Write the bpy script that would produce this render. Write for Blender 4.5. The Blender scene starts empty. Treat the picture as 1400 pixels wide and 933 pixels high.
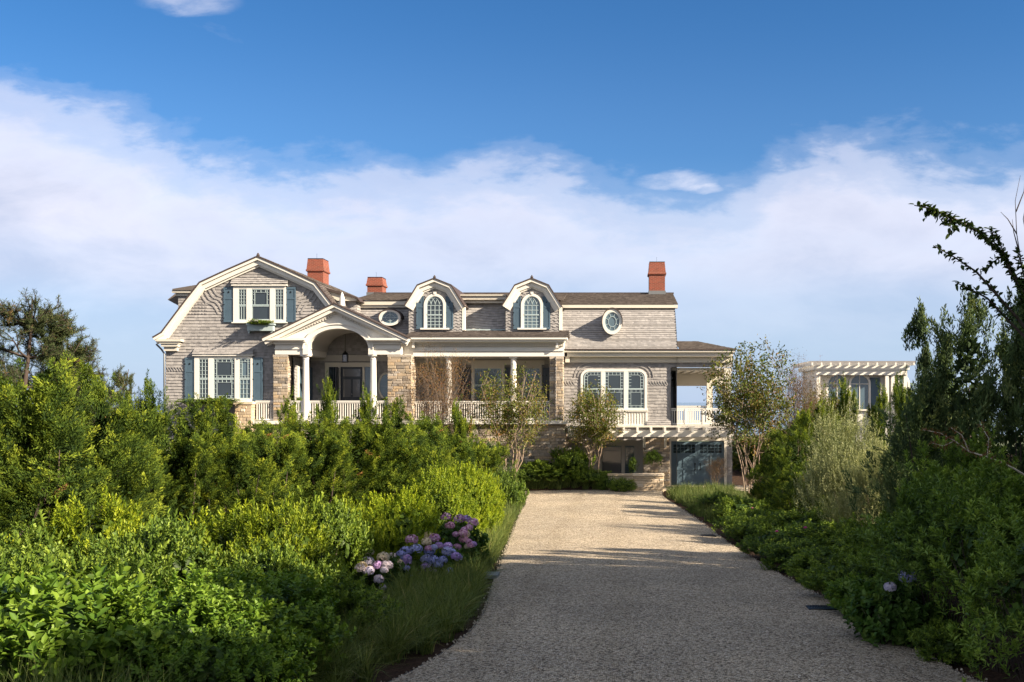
import bpy, math, random
import numpy as np
from mathutils import Vector, Matrix, noise as mnoise

random.seed(7)
R = math.radians
PI = math.pi
C = bpy.context.scene.collection
F, PX, PY, CAMZ = 1361.0, 840.0, 550.0, 4.3     # focal length, principal point (photo pixels), eye height above the court

def wx(px, d): return (px - PX) * d / F
def wz(py, d): return CAMZ + (PY - py) * d / F

def sstep(a, b, x):
    t = min(1.0, max(0.0, (x - a) / (b - a))); return t * t * (3 - 2 * t)
def gz(x, y):
    """terrain height: level court by the house, rising gently towards the road, banked to the left"""
    z = 1.45 * (1 - sstep(-6, 46, y)) if y < 46 else 0.0
    z += 1.3 * sstep(4.5, 11, -x - 0.02 * y) * sstep(26, 42, y) * (1 - sstep(70, 100, y))
    z += 0.6 * sstep(47.7, 48.7, y) * (1 - sstep(-1.0, -.25, x)) * sstep(-16, -12, x) * (1 - sstep(55, 70, y)) if y > 47.7 else 0
    z += 0.25 * sstep(9, 16, x) * sstep(15, 30, y) * (1 - sstep(70, 100, y))
    return z
def G(px, py):
    """ground point seen at a photo pixel"""
    lo, hi = 1.0, 400.0
    for _ in range(60):
        m = (lo + hi) / 2
        if wz(py, m) > gz(wx(px, m), m): lo = m
        else: hi = m
    return (wx(px, lo), lo, gz(wx(px, lo), lo))

# ------------------------------------------------------------------ objects
def tag(o, label=None, cat=None, group=None, kind=None):
    if label: o['label'] = label
    if cat: o['category'] = cat
    if group: o['group'] = group
    if kind: o['kind'] = kind
    return o
def empty(name, loc, rz=0):
    o = bpy.data.objects.new(name, None); C.objects.link(o)
    o.location = loc; o.rotation_euler = (0, 0, rz); o.empty_display_size = .3
    return o
ORG = {}
class MB:
    def __init__(s): s.v = []; s.f = []; s.r = []
    def face(s, pts, r=None):
        n = len(s.v); s.v.extend([tuple(p) for p in pts]); s.f.append(tuple(range(n, n + len(pts))))
        s.r.append(random.random() if r is None else r)
    def box(s, x0, x1, y0, y1, z0, z1, r=None):
        if x1 < x0: x0, x1 = x1, x0
        if y1 < y0: y0, y1 = y1, y0
        if z1 < z0: z0, z1 = z1, z0
        r = random.random() if r is None else r
        n = len(s.v)
        s.v += [(x0,y0,z0),(x1,y0,z0),(x1,y1,z0),(x0,y1,z0),(x0,y0,z1),(x1,y0,z1),(x1,y1,z1),(x0,y1,z1)]
        for q in ((0,3,2,1),(4,5,6,7),(0,1,5,4),(1,2,6,5),(2,3,7,6),(3,0,4,7)):
            s.f.append(tuple(n + i for i in q)); s.r.append(r)
    def pbox(s, px0, px1, pt, pb, d, depth, r=None, front=None):
        """box whose front face shows at photo pixels px0..px1, pt..pb on the plane y=d"""
        s.box(wx(px0, d), wx(px1, d), d, d + depth, wz(pb, d), wz(pt, d), r)
    def prism(s, pts, y0, y1, r=.5):
        """closed x,z outline extruded from y0 to y1"""
        n = len(pts)
        s.face([(p[0], y0, p[1]) for p in pts], r)
        s.face([(p[0], y1, p[1]) for p in reversed(pts)], r)
        for i in range(n):
            a, b = pts[i], pts[(i + 1) % n]
            s.face([(a[0], y0, a[1]), (a[0], y1, a[1]), (b[0], y1, b[1]), (b[0], y0, b[1])], r)
    def band(s, outer, inner, y0, y1, r=.5, ends=True):
        """strip between two x,z polylines of equal length, extruded from y0 to y1"""
        for i in range(len(outer) - 1):
            a, b, c, d = outer[i], outer[i + 1], inner[i + 1], inner[i]
            s.face([(a[0],y0,a[1]),(b[0],y0,b[1]),(c[0],y0,c[1]),(d[0],y0,d[1])], r)
            s.face([(d[0],y1,d[1]),(c[0],y1,c[1]),(b[0],y1,b[1]),(a[0],y1,a[1])], r)
            s.face([(a[0],y0,a[1]),(a[0],y1,a[1]),(b[0],y1,b[1]),(b[0],y0,b[1])], r)
            s.face([(d[0],y0,d[1]),(c[0],y0,c[1]),(c[0],y1,c[1]),(d[0],y1,d[1])], r)
        if ends:
            for k in (0, -1):
                a, d = outer[k], inner[k]
                s.face([(a[0],y0,a[1]),(d[0],y0,d[1]),(d[0],y1,d[1]),(a[0],y1,a[1])], r)
    def lathe(s, prof, cx, cy, n=20, r=.5):
        base = len(s.v)
        for (rad, z) in prof:
            for k in range(n):
                a = 2 * PI * k / n; s.v.append((cx + rad * math.cos(a), cy + rad * math.sin(a), z))
        for i in range(len(prof) - 1):
            for k in range(n):
                k2 = (k + 1) % n
                s.f.append((base+i*n+k, base+i*n+k2, base+(i+1)*n+k2, base+(i+1)*n+k)); s.r.append(r)
        s.f.append(tuple(base + (len(prof)-1)*n + k for k in range(n))); s.r.append(r)
        s.f.append(tuple(base + k for k in reversed(range(n)))); s.r.append(r)
    def tube(s, pts, rads, n=6, r=None):
        r = random.random() if r is None else r
        base = len(s.v); m = len(pts)
        P = [Vector(p) for p in pts]
        for i in range(m):
            t = (P[min(i+1, m-1)] - P[max(i-1, 0)])
            if t.length < 1e-6: t = Vector((0,0,1))
            t.normalize()
            u = t.cross(Vector((0.31, 0.87, 0.11))); u.normalize(); w = t.cross(u)
            for k in range(n):
                a = 2*PI*k/n; q = P[i] + (u*math.cos(a) + w*math.sin(a))*rads[i]; s.v.append(tuple(q))
        for i in range(m-1):
            for k in range(n):
                k2 = (k+1) % n
                s.f.append((base+i*n+k, base+i*n+k2, base+(i+1)*n+k2, base+(i+1)*n+k)); s.r.append(r)
        s.f.append(tuple(base+(m-1)*n+k for k in range(n))); s.r.append(r)
    def build(s, name, mat, parent=None, smooth=False, kind=None, label=None):
        org = ORG.get(parent.name, (0,0,0)) if parent else (0,0,0)
        me = bpy.data.meshes.new(name)
        vs = [(a-org[0], b-org[1], c-org[2]) for a, b, c in s.v]
        me.from_pydata(vs, [], s.f)
        at = me.attributes.new('rnd', 'FLOAT', 'FACE'); at.data.foreach_set('value', np.array(s.r, dtype=np.float32))
        if smooth: me.shade_smooth()
        me.materials.append(mat)
        o = bpy.data.objects.new(name, me); C.objects.link(o)
        if parent: o.parent = parent; ORG[o.name] = org
        if kind: o['kind'] = kind
        if label: o['label'] = label
        return o
def thing(name, loc, label, cat, group=None):
    o = empty(name, loc); tag(o, label, cat, group); ORG[o.name] = tuple(loc); return o
def single(mb, name, mat, label, cat, loc=None, group=None, smooth=False):
    """a thing that is one mesh, origin at its base"""
    if loc is None: loc = (0, 0, 0)
    mb.v = [(a-loc[0], b-loc[1], c-loc[2]) for a, b, c in mb.v]
    o = mb.build(name, mat, smooth=smooth); o.location = loc
    return tag(o, label, cat, group)

# ------------------------------------------------------------------ materials
class NT:
    def __init__(s, nt): s.n = nt.nodes; s.l = nt.links
    def new(s, t, **k):
        n = s.n.new(t)
        for a, b in k.items():
            if a == 'inp':
                for key, val in b.items():
                    if hasattr(val, 'links') or isinstance(val, bpy.types.NodeSocket): s.l.new(val, n.inputs[key])
                    else: n.inputs[key].default_value = val
            else: setattr(n, a, b)
        return n
    def math(s, op, a, b=0.0, c=0.0, clamp=False):
        n = s.new('ShaderNodeMath', operation=op, use_clamp=clamp)
        for i, v in enumerate((a, b, c)):
            if isinstance(v, bpy.types.NodeSocket): s.l.new(v, n.inputs[i])
            else: n.inputs[i].default_value = v
        return n.outputs[0]
    def ramp(s, fac, stops, interp='LINEAR'):
        n = s.new('ShaderNodeValToRGB'); cr = n.color_ramp; cr.interpolation = interp
        while len(cr.elements) < len(stops): cr.elements.new(0.5)
        for e, (p, c) in zip(cr.elements, stops):
            e.position = p; e.color = (c, c, c, 1) if isinstance(c, (int, float)) else (*c, 1)
        s.l.new(fac, n.inputs[0]); return n.outputs[0]
    def mix(s, fac, a, b, bt='MIX'):
        n = s.new('ShaderNodeMix', data_type='RGBA', blend_type=bt)
        for k, v in ((0, fac), (6, a), (7, b)):
            if isinstance(v, bpy.types.NodeSocket): s.l.new(v, n.inputs[k])
            else: n.inputs[k].default_value = v if k == 0 else (*v, 1)
        return n.outputs[2]
    def noise(s, scale, detail=3, vec=None, rough=.55, dist=0):
        n = s.new('ShaderNodeTexNoise'); n.inputs['Scale'].default_value = scale; n.inputs['Detail'].default_value = detail
        n.inputs['Roughness'].default_value = rough; n.inputs['Distortion'].default_value = dist
        if vec is not None: s.l.new(vec, n.inputs['Vector'])
        return n.outputs['Fac']
    def bump(s, h, strength=.5, dist=.01):
        n = s.new('ShaderNodeBump'); n.inputs['Strength'].default_value = strength; n.inputs['Distance'].default_value = dist
        s.l.new(h, n.inputs['Height']); return n.outputs[0]
def mat(name):
    m = bpy.data.materials.new(name); m.use_nodes = True
    nt = NT(m.node_tree); b = m.node_tree.nodes['Principled BSDF']
    return m, nt, b
def geo(nt): return nt.new('ShaderNodeNewGeometry').outputs['Position']
def rnd(nt): return nt.new('ShaderNodeAttribute', attribute_name='rnd').outputs['Fac']

def simple(name, col, rough=.6, var=.08, scale=3, spec=.4, metal=0, bump=0):
    m, nt, b = mat(name)
    n = nt.noise(scale, 4, geo(nt))
    c = nt.mix(n, tuple(x*(1-var) for x in col), tuple(min(1, x*(1+var)) for x in col))
    nt.l.new(c, b.inputs['Base Color']); b.inputs['Roughness'].default_value = rough
    b.inputs['Specular IOR Level'].default_value = spec; b.inputs['Metallic'].default_value = metal
    if bump: nt.l.new(nt.bump(nt.noise(60, 3, geo(nt)), bump, .01), b.inputs['Normal'])
    return m
def byrnd(name, stops, rough=.75, noise_scale=8, namt=.25, bump=.3, bscale=40, spec=.3):
    """colour from the per-face value, with weathering noise over it"""
    m, nt, b = mat(name)
    c = nt.ramp(rnd(nt), stops)
    n = nt.noise(noise_scale, 5, geo(nt)); n2 = nt.noise(.35, 3, geo(nt))
    k = nt.math('MULTIPLY_ADD', nt.math('ADD', n, n2), namt, 1 - namt)
    c = nt.mix(1.0, c, nt.new('ShaderNodeCombineColor', inp={0: k, 1: k, 2: k}).outputs[0], 'MULTIPLY')
    nt.l.new(c, b.inputs['Base Color']); b.inputs['Roughness'].default_value = rough
    b.inputs['Specular IOR Level'].default_value = spec
    if bump: nt.l.new(nt.bump(nt.noise(bscale, 4, geo(nt)), bump, .02), b.inputs['Normal'])
    return m
def leafmat(name, stops, trans=.35, rough=.45, spec=.35, tcol=1.25):
    spec *= .55; rough = min(.7, rough+.1)
    m, nt, b = mat(name)
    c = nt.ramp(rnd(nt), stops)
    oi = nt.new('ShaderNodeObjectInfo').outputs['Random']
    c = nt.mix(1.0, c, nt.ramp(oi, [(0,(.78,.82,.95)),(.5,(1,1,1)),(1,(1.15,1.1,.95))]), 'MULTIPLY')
    nt.l.new(c, b.inputs['Base Color']); b.inputs['Roughness'].default_value = rough
    b.inputs['Specular IOR Level'].default_value = spec
    t = nt.new('ShaderNodeBsdfTranslucent')
    tc = nt.mix(1.0, c, (tcol, tcol*1.02, .55), 'MULTIPLY'); nt.l.new(tc, t.inputs['Color'])
    mx = nt.new('ShaderNodeMixShader'); mx.inputs[0].default_value = trans*.62
    nt.l.new(b.outputs[0], mx.inputs[1]); nt.l.new(t.outputs[0], mx.inputs[2])
    nt.l.new(mx.outputs[0], m.node_tree.nodes['Material Output'].inputs['Surface'])
    return m
M = {}
M['shingle'] = byrnd('weathered_shingle', [(0,(.21,.203,.204)),(.5,(.268,.258,.256)),(1,(.325,.313,.308))], .85, 7, .42, .25)
M['roof'] = byrnd('roof_shingle', [(0,(.07,.06,.056)),(.5,(.115,.098,.09)),(1,(.17,.148,.135))], .85, 5, .4, .3)
M['edge'] = simple('roof_edge', (.05,.036,.034), .7)
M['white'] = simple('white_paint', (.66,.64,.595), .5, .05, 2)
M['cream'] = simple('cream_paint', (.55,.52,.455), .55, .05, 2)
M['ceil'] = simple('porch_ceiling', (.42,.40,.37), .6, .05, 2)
M['shutter'] = simple('blue_grey_paint', (.06,.10,.14), .5, .08, 4)
M['garage'] = simple('slate_blue_paint', (.075,.12,.155), .45, .06, 2)
M['darkdoor'] = simple('dark_door_paint', (.022,.028,.04), .3, .1, 2)
M['muntin'] = simple('window_sash_paint', (.34,.42,.44), .5, .04, 4)
M['iron'] = simple('black_iron', (.015,.016,.018), .4, .2, 8, .5, .6)
M['lead'] = simple('lead_flashing', (.16,.17,.18), .5, .2, 6, .5, .3)
M['stone'] = byrnd('fieldstone', [(0,(.15,.135,.12)),(.2,(.25,.21,.17)),(.4,(.37,.30,.21)),(.55,(.26,.235,.21)),(.7,(.42,.31,.19)),(.85,(.31,.275,.24)),(1,(.50,.44,.36))], .85, 14, .4, .6, 25)
M['palestone'] = byrnd('pale_wall_stone', [(0,(.34,.27,.19)),(.4,(.48,.39,.28)),(.7,(.52,.39,.24)),(1,(.62,.54,.44))], .85, 14, .3, .5, 25)
M['brick'] = None
def brick_mat():
    m, nt, b = mat('red_brick')
    g = geo(nt); sep = nt.new('ShaderNodeSeparateXYZ', inp={0: g})
    u = nt.math('ADD', sep.outputs[0], sep.outputs[1])
    v = nt.new('ShaderNodeCombineXYZ', inp={0: u, 1: sep.outputs[2], 2: 0.0})
    br = nt.new('ShaderNodeTexBrick'); nt.l.new(v.outputs[0], br.inputs['Vector'])
    br.inputs['Scale'].default_value = 1; br.inputs['Brick Width'].default_value = .21; br.inputs['Row Height'].default_value = .072
    br.inputs['Mortar Size'].default_value = .008; br.inputs['Color1'].default_value = (.215,.042,.022,1)
    br.inputs['Color2'].default_value = (.12,.026,.016,1); br.inputs['Mortar'].default_value = (.28,.17,.12,1)
    n = nt.noise(3, 4, g)
    c = nt.mix(nt.math('MULTIPLY', n, .5), br.outputs['Color'], (.21,.055,.03)); nt.l.new(c, b.inputs['Base Color'])
    b.inputs['Roughness'].default_value = .85
    nt.l.new(nt.bump(nt.math('SUBTRACT', 1, br.outputs['Fac']), .6, .008), b.inputs['Normal'])
    return m
M['brick'] = brick_mat()
def glass_mat(name, col, rough=.03):
    m, nt, b = mat(name)
    n = nt.noise(.9, 2, geo(nt))
    nt.l.new(nt.mix(n, tuple(x*.6 for x in col), tuple(x*1.4 for x in col)), b.inputs['Base Color'])
    b.inputs['Roughness'].default_value = rough; b.inputs['Specular IOR Level'].default_value = .9
    nt.l.new(nt.bump(nt.noise(1.3, 2, geo(nt)), .08, .02), b.inputs['Normal'])
    return m
M['glass'] = glass_mat('window_glass', (.02,.03,.038))
M['glass2'] = glass_mat('bluish_window_glass', (.07,.11,.14), .06)
M['curtain'] = glass_mat('curtained_glass', (.13,.13,.145), .08)
# ================================================================== the house
HO = (-8.0, 50.0, 0.0)
house = thing('shingle_house', HO, 'long grey shingled mansion with gambrel gable, white arched portico and red brick chimneys', 'house')

def lap(mb, o, u, v, n, vmax, ulo, uhi, course=.155, t=.034, w=(.11,.22), wob=None, mode=None, vmin=0.0):
    """individual shingles in lapped courses on a plane: origin o, along u, up v, outward n"""
    o, u, v, n = Vector(o), Vector(u), Vector(v), Vector(n)
    k = 0; V = vmin
    while V < vmax - .01:
        V2 = min(V + course, vmax); vm = (V + V2) / 2
        a, b = ulo(vm), uhi(vm)
        if b - a > .04:
            U = a - random.uniform(0, .1); crs = random.uniform(-.12, .12)
            j = 0
            while U < b:
                U2 = U + random.uniform(*w); x0, x1 = max(a, U), min(b, U2)
                if x1 - x0 > .01:
                    tt = t * random.uniform(.8, 1.25); dv = random.uniform(-.006, .006)
                    if mode == 'stagger': dv = .045 if (j % 2) else 0
                    if wob: w0, w1 = wob(x0, V), wob(x1, V)
                    else: w0 = w1 = 0
                    p = [o + u*x0 + v*(V+dv+w0) + n*tt, o + u*x1 + v*(V+dv+w1) + n*tt, o + u*x1 + v*(V2+.03+w1) + n*.002, o + u*x0 + v*(V2+.03+w0) + n*.002]
                    q = [o + u*x0 + v*(V+dv+w0), o + u*x1 + v*(V+dv+w1)]
                    r = min(1, max(0, random.random()*.75 + .125 + crs))
                    mb.face(p, r); mb.face([q[0], q[1], p[1], p[0]], r)
                    if tt > t: mb.face([q[1], p[2], p[1]], r)
                U = U2; j += 1
        V = V2; k += 1
def lapfront(mb, d, pz0, pz1, fl, fr, **k):
    """front wall on y=d from pixel row pz0 (bottom) to pz1 (top); fl/fr give left/right x for a world z"""
    z0, z1 = wz(pz0, d), wz(pz1, d)
    lap(mb, (0, d, z0), (1,0,0), (0,0,1), (0,-1,0), z1 - z0, lambda v: fl(z0 + v), lambda v: fr(z0 + v), **k)
def lapside(mb, x, y0, y1, z0, z1, sgn, **k):
    if sgn > 0: lap(mb, (x, y0, z0), (0,1,0), (0,0,1), (1,0,0), z1-z0, lambda v: 0, lambda v: y1-y0, **k)
    else: lap(mb, (x, y1, z0), (0,-1,0), (0,0,1), (-1,0,0), z1-z0, lambda v: 0, lambda v: y1-y0, **k)
def lapquad(mb, A, B, Cc, D, **k):
    """roof slope: A,B bottom left/right, D,Cc top left/right (seen from outside)"""
    A, B, Cc, D = map(Vector, (A, B, Cc, D))
    u = (B - A).normalized(); vv = D - A; vv = vv - u * vv.dot(u); L = vv.length; v = vv.normalized(); n = u.cross(v)
    tl = (D - A).dot(u); tr = (Cc - A).dot(u); w = (B - A).dot(u)
    lap(mb, A, u, v, n, L, lambda q: tl*q/L, lambda q: w + (tr-w)*q/L, **k)
    mb.face([A - n*.01, B - n*.01, Cc - n*.01, D - n*.01], .4)
def interp(pts):
    """x as a function of z along a polyline"""
    ps = sorted(pts, key=lambda p: p[1])
    def f(z):
        if z <= ps[0][1]: return ps[0][0]
        for a, b in zip(ps, ps[1:]):
            if z <= b[1]: return a[0] + (b[0]-a[0])*(z-a[1])/max(1e-6, b[1]-a[1])
        return ps[-1][0]
    return f
def outline(pxs, d): return [(wx(a, d), wz(b, d)) for a, b in pxs]
def inset(pts, t):
    """offset an open x,z polyline to its right-hand (lower) side"""
    out = []
    for i in range(len(pts)):
        a = pts[max(0, i-1)]; b = pts[min(len(pts)-1, i+1)]; c = pts[i]
        if 0 < i < len(pts)-1:
            d1 = Vector((c[0]-a[0], c[1]-a[1])).normalized(); d2 = Vector((b[0]-c[0], b[1]-c[1])).normalized()
            n1 = Vector((d1.y, -d1.x)); n2 = Vector((d2.y, -d2.x)); nn = (n1+n2).normalized(); s = t / max(.4, nn.dot(n1))
        else:
            d1 = Vector((b[0]-a[0], b[1]-a[1])).normalized(); nn = Vector((d1.y, -d1.x)); s = t
        out.append((c[0]+nn.x*s, c[1]+nn.y*s))
    return out
def ell(cx, cz, rx, rz, a0, a1, n=24): return [(cx + rx*math.cos(R(a0+(a1-a0)*i/n)), cz + rz*math.sin(R(a0+(a1-a0)*i/n))) for i in range(n+1)]

def stones(mb, x0, x1, z0, z1, y, axis='front', hr=(.08,.17), wr=(.14,.42), prot=.035, gap=.012):
    """courses of separate stones on a wall face; axis front (normal -y), left (-x), right (+x)"""
    z = z0
    while z < z1 - .03:
        h = random.uniform(*hr)
        if z + h > z1 - .05: h = z1 - z
        u = x0
        while u < x1 - .02:
            w = random.uniform(*wr) * (1.2 if h > .12 else .9)
            if u + w > x1 - .08: w = x1 - u
            p = random.uniform(.006, prot); c = random.uniform(.008, .02)
            a, b, lo, hi = u + gap/2, u + w - gap/2, z + gap/2, z + h - gap/2
            j = [random.uniform(0, .012) for _ in range(8)]
            back = [(a,lo),(b,lo),(b,hi),(a,hi)]
            fr = [(a+c+j[0],lo+c*.7+j[1]*.5),(b-c-j[2],lo+c*.7+j[3]*.5),(b-c-j[4],hi-c*.7-j[5]*.5),(a+c+j[6],hi-c*.7-j[7]*.5)]
            def P(q, o):
                if axis == 'front': return (q[0], y - o, q[1])
                if axis == 'left': return (y - o, -q[0], q[1])
                return (y + o, q[0], q[1])
            r = random.random()
            Fp = [P(q, p) for q in fr]; Bp = [P(q, 0) for q in back]
            mb.face(Fp, r)
            for i in range(4):
                k = (i+1) % 4; mb.face([Bp[i], Bp[k], Fp[k], Fp[i]], r)
            u += w
        z += h
def pier(mb, x0, x1, y0, y1, z0, z1, **k):
    mb.box(x0, x1, y0, y1, z0, z1, .1)
    stones(mb, x0-.02, x1+.02, z0, z1, y0, 'front', **k)
    stones(mb, -y1, -y0, z0, z1, x0, 'left', **k)
    stones(mb, y0, y1, z0, z1, x1, 'right', **k)

WP = house
def part(mb, name, m, parent=None, smooth=False, label=None): return mb.build(name, M[m], parent or WP, smooth, label=label)

def muntin_grid(mb, x0, x1, z0, z1, d, style, t=.017, y=.035):
    """the light bars in one sash"""
    def V(x, a=z0, b=z1): mb.box(x-t/2, x+t/2, d, d+y, a, b)
    def H(z, a=x0, b=x1): mb.box(a, b, d+.001, d+y+.001, z-t/2, z+t/2)
    f = .045
    V(x0+f/2); V(x1-f/2)
    mb.box(x0, x1, d-.003, d+y, z1-f, z1); mb.box(x0, x1, d-.003, d+y, z0, z0+f)
    W, Hh = x1-x0, z1-z0
    if style == 'border':      # small panes round a large one
        b = min(.13, W*.2)
        V(x0+f+b*.8); V(x1-f-b*.8); H(z1-f-b); H(z0+f+b*.9) if Hh > .9 else None
        for k in range(1, max(2, int(W/.2))): 
            x = x0 + W*k/max(2, int(W/.2)); V(x, z1-f-b, z1)
            if Hh > .9: V(x, z0, z0+f+b*.9)
        for k in range(1, max(2, int(Hh/.22))):
            z = z0 + Hh*k/max(2, int(Hh/.22)); H(z, x0, x0+f+b*.8); H(z, x1-f-b*.8, x1)
    elif style == 'top':       # one row of panes at the head
        b = .2; H(z1-f-b)
        nn = max(2, int(W/.2))
        for k in range(1, nn): V(x0 + W*k/nn, z1-f-b, z1)
    elif isinstance(style, tuple):
        for k in range(1, style[0]): V(x0 + W*k/style[0])
        for k in range(1, style[1]): H(z0 + Hh*k/style[1])
def window_unit(d, ox0, ox1, oy0, oy1, lights, mid, styles=('border','border'), glass='glass', cap=True, wall=None, sill=True, name='window', casing='white', glass_by=None):
    """double-hung bank: outer casing box with openings for the lights"""
    X = lambda p: wx(p, d); Z = lambda p: wz(p, d)
    z0, z1 = Z(oy1), Z(oy0)
    m = MB(); pr = .115
    xs = [ox0] + [q for l in lights for q in (l[0], l[1])] + [ox1]
    ly0, ly1 = lights[0][2], lights[0][3]
    for i in range(0, len(xs), 2): m.box(X(xs[i]), X(xs[i+1]), d-pr, d+.02, z0, z1)
    m.box(X(ox0), X(ox1), d-pr+.002, d+.02, Z(ly0), z1+.001); m.box(X(ox0), X(ox1), d-pr+.002, d+.02, z0-.001, Z(ly1))
    if sill: m.box(X(ox0)-.06, X(ox1)+.06, d-pr-.07, d+.02, z0-.05, z0)
    if cap: m.box(X(ox0)-.07, X(ox1)+.07, d-pr-.09, d+.02, z1, z1+.07)
    w = part(m, name, casing)
    for i, l in enumerate(lights):
        if isinstance(styles, list): st_ = styles[i]
        else: st_ = styles
        g = MB(); x0, x1 = X(l[0]), X(l[1]); a, b, mm = Z(l[3]), Z(l[2]), Z(mid)
        g.box(x0, x1, d-.052, d-.046, a, b); part(g, 'pane', (glass_by or {}).get(i, glass), w)
        s = MB(); muntin_grid(s, x0, x1, mm, b, d-.095, st_[0]); muntin_grid(s, x0+.01, x1-.01, a, mm-.01, d-.086, st_[1])
        part(s, 'sash', 'muntin', w)
    return w
def shutter(d, x0, x1, y0, y1, m='shutter', arch=None, off=.09):
    """louvred shutter; arch = +1/-1 gives a quarter-round top falling towards that side"""
    X0, X1, Z0, Z1 = wx(x0, d), wx(x1, d), wz(y1, d), wz(y0, d)
    W = X1-X0; s = MB(); yb, yf = d-.03-off*.3, d-off
    s.box(X0, X0+.07, yf, yb, Z0, Z1 - (W*.8 if arch == -1 else 0)); s.box(X1-.07, X1, yf, yb, Z0, Z1 - (W*.8 if arch == 1 else 0))
    s.box(X0, X1, yf+.001, yb-.001, Z0, Z0+.1)
    zt = Z0 + (Z1-Z0)*.68
    if arch:
        pts = []
        for i in range(9):
            a = R(90*i/8); pts.append(((X0 + W*math.sin(a)) if arch == 1 else (X1 - W*math.sin(a)), Z1 - W*.8 + W*.8*math.cos(a)))
        pts += [(X1 if arch == 1 else X0, zt), (X0 if arch == 1 else X1, zt)]
        if arch == -1: pts.reverse()
        s.prism(pts, yf+.012, yb)
    else:
        s.box(X0, X1, yf-.002, yb-.002, Z1-.1, Z1); s.box(X0+.06, X1-.06, yf+.02, yb, zt, Z1-.09)
    s.box(X0+.001, X1-.001, yf-.001, yb, zt-.05, zt+.03)
    z = Z0+.11
    while z < zt-.06:
        s.face([(X0+.06, yf+.012, z), (X1-.06, yf+.012, z), (X1-.06, yb-.005, z+.045), (X0+.06, yb-.005, z+.045)])
        s.face([(X0+.06, yf+.012, z), (X0+.06, yf+.012, z-.012), (X1-.06, yf+.012, z-.012), (X1-.06, yf+.012, z)])
        z += .055
    s.box(X0+.05, X1-.05, yb-.006, yb-.001, Z0+.05, zt)
    o = part(s, 'shutter', m)
    c = MB(); xc = (X0+X1)/2; zc = (zt+Z1)/2 + (.02 if not arch else -.05)
    c.prism([(xc-.035,zc),(xc-.012,zc+.06),(xc+.012,zc+.06),(xc+.035,zc),(xc,zc-.04)], yf-.004 if not arch else yf+.006, yf+.03)
    part(c, 'cutout', 'iron', o)
    for fz in (.12, .5, .85):
        hg = MB(); zz = Z0+(Z1-Z0)*fz; hg.box(X0-.03, X0+.05, yf-.014, yf-.003, zz-.02, zz+.02); part(hg, 'hinge', 'iron', o)
    return o
def column(x, y, z0, z1, r=.15):
    m = MB(); H = z1-z0
    m.lathe([(r*1.28,z0),(r*1.28,z0+.09),(r*1.12,z0+.12),(r*1.16,z0+.16),(r,z0+.2),(r*1.02,z0+H*.35),(r*.86,z1-.24),(r*.95,z1-.22),(r*.95,z1-.19),(r*.86,z1-.17),(r*.9,z1-.12),(r*1.15,z1-.08)], x, y, 24)
    m.box(x-r*1.3, x+r*1.3, y-r*1.3, y+r*1.3, z1-.08, z1); m.box(x-r*1.45, x+r*1.45, y-r*1.45, y+r*1.45, z0-.06, z0)
    return part(m, 'column', 'white')
def railing(x0, x1, y, z0, z1, posts=(), m='white', name='railing', step=.115):
    b = MB(); b.box(x0, x1, y-.05, y+.05, z1-.06, z1); b.box(x0, x1, y-.035, y+.035, z1-.13, z1-.09); b.box(x0, x1, y-.035, y+.035, z0+.06, z0+.13)
    n = max(1, int((x1-x0)/step))
    for i in range(n):
        x = x0+(i+.5)*(x1-x0)/n; b.box(x-.02, x+.02, y-.02, y+.02, z0+.1, z1-.1)
    for x in posts: b.box(x-.06, x+.06, y-.06, y+.06, z0, z1+.001)
    return part(b, name, m)
def chimney(px0, px1, pt, pb, d, depth, label):
    x0, x1, z0, z1 = wx(px0,d), wx(px1,d), wz(pb,d), wz(pt,d)
    m = MB(); H = .62 if z1-z0 > 1.1 else .4
    zb = z1-H-.12; y0, y1 = d, d+depth
    def ring(a, b, za, zb_):
        A = [(x0+a,y0+a),(x1-a,y0+a),(x1-a,y1-a),(x0+a,y1-a)]; B = [(x0+b,y0+b),(x1-b,y0+b),(x1-b,y1-b),(x0+b,y1-b)]
        for i in range(4):
            k = (i+1) % 4; m.face([(*A[i],za),(*A[k],za),(*B[k],zb_),(*B[i],zb_)], .5)
    ring(.07,.07,z0-2.2,zb); ring(.07,0,zb,zb+.05); ring(0,0,zb+.05,zb+.14); ring(0,.03,zb+.14,zb+.16); ring(.03,.085,zb+.16,z1)
    c = part(m, 'chimney', 'brick', label=label)
    k = MB(); k.box(x0+.08,x1-.08,y0+.08,y1-.08,z1,z1+.04); 
    k.box(x0+.5,x0+.51,y0+.4,y0+.41,z1+.04,z1+.35); part(k, 'chimney_cap', 'iron', c)
    l = MB(); l.box(x0+.03,x1-.03,y0+.03,y1-.03,z0-.35,z0+.14); part(l, 'flashing', 'lead', c)

# ---------------- left gambrel wing, front face y=50
d = 50.0
OL = outline([(213,463),(225,456),(240,436),(258,412),(277,388),(316,370),(355,353),(394,370),(433,388),(452,412),(470,436),(484,456),(496,463)], d)
zl = interp(OL[:7]); zr = interp(OL[6:])
m = MB()
lapfront(m, d, 468, 353.8, lambda z: max(wx(226,d), zl(z)+.1), lambda z: min(zr(z)-.1, wx(468,d)) if z > wz(445,d) else wx(420,d))
lapfront(m, d, 600, 468, lambda z: wx(227,d), lambda z: wx(396,d))
m.box(wx(227,d), wx(396,d), d+.002, d+.1, -.5, wz(463,d), .4)
OL = OL[:11]; pts = inset(OL, .12)[:10]+[(wx(466,d),wz(436,d)),(wx(466,d),wz(446,d)),(wx(420,d),wz(446,d)),(wx(420,d),wz(466,d)),(wx(222,d),wz(466,d))]; m.prism(pts, d+.003, d+.08, .4)
lapside(m, wx(227,d), d, 64, wz(600,d), wz(466,d), -1)
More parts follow.
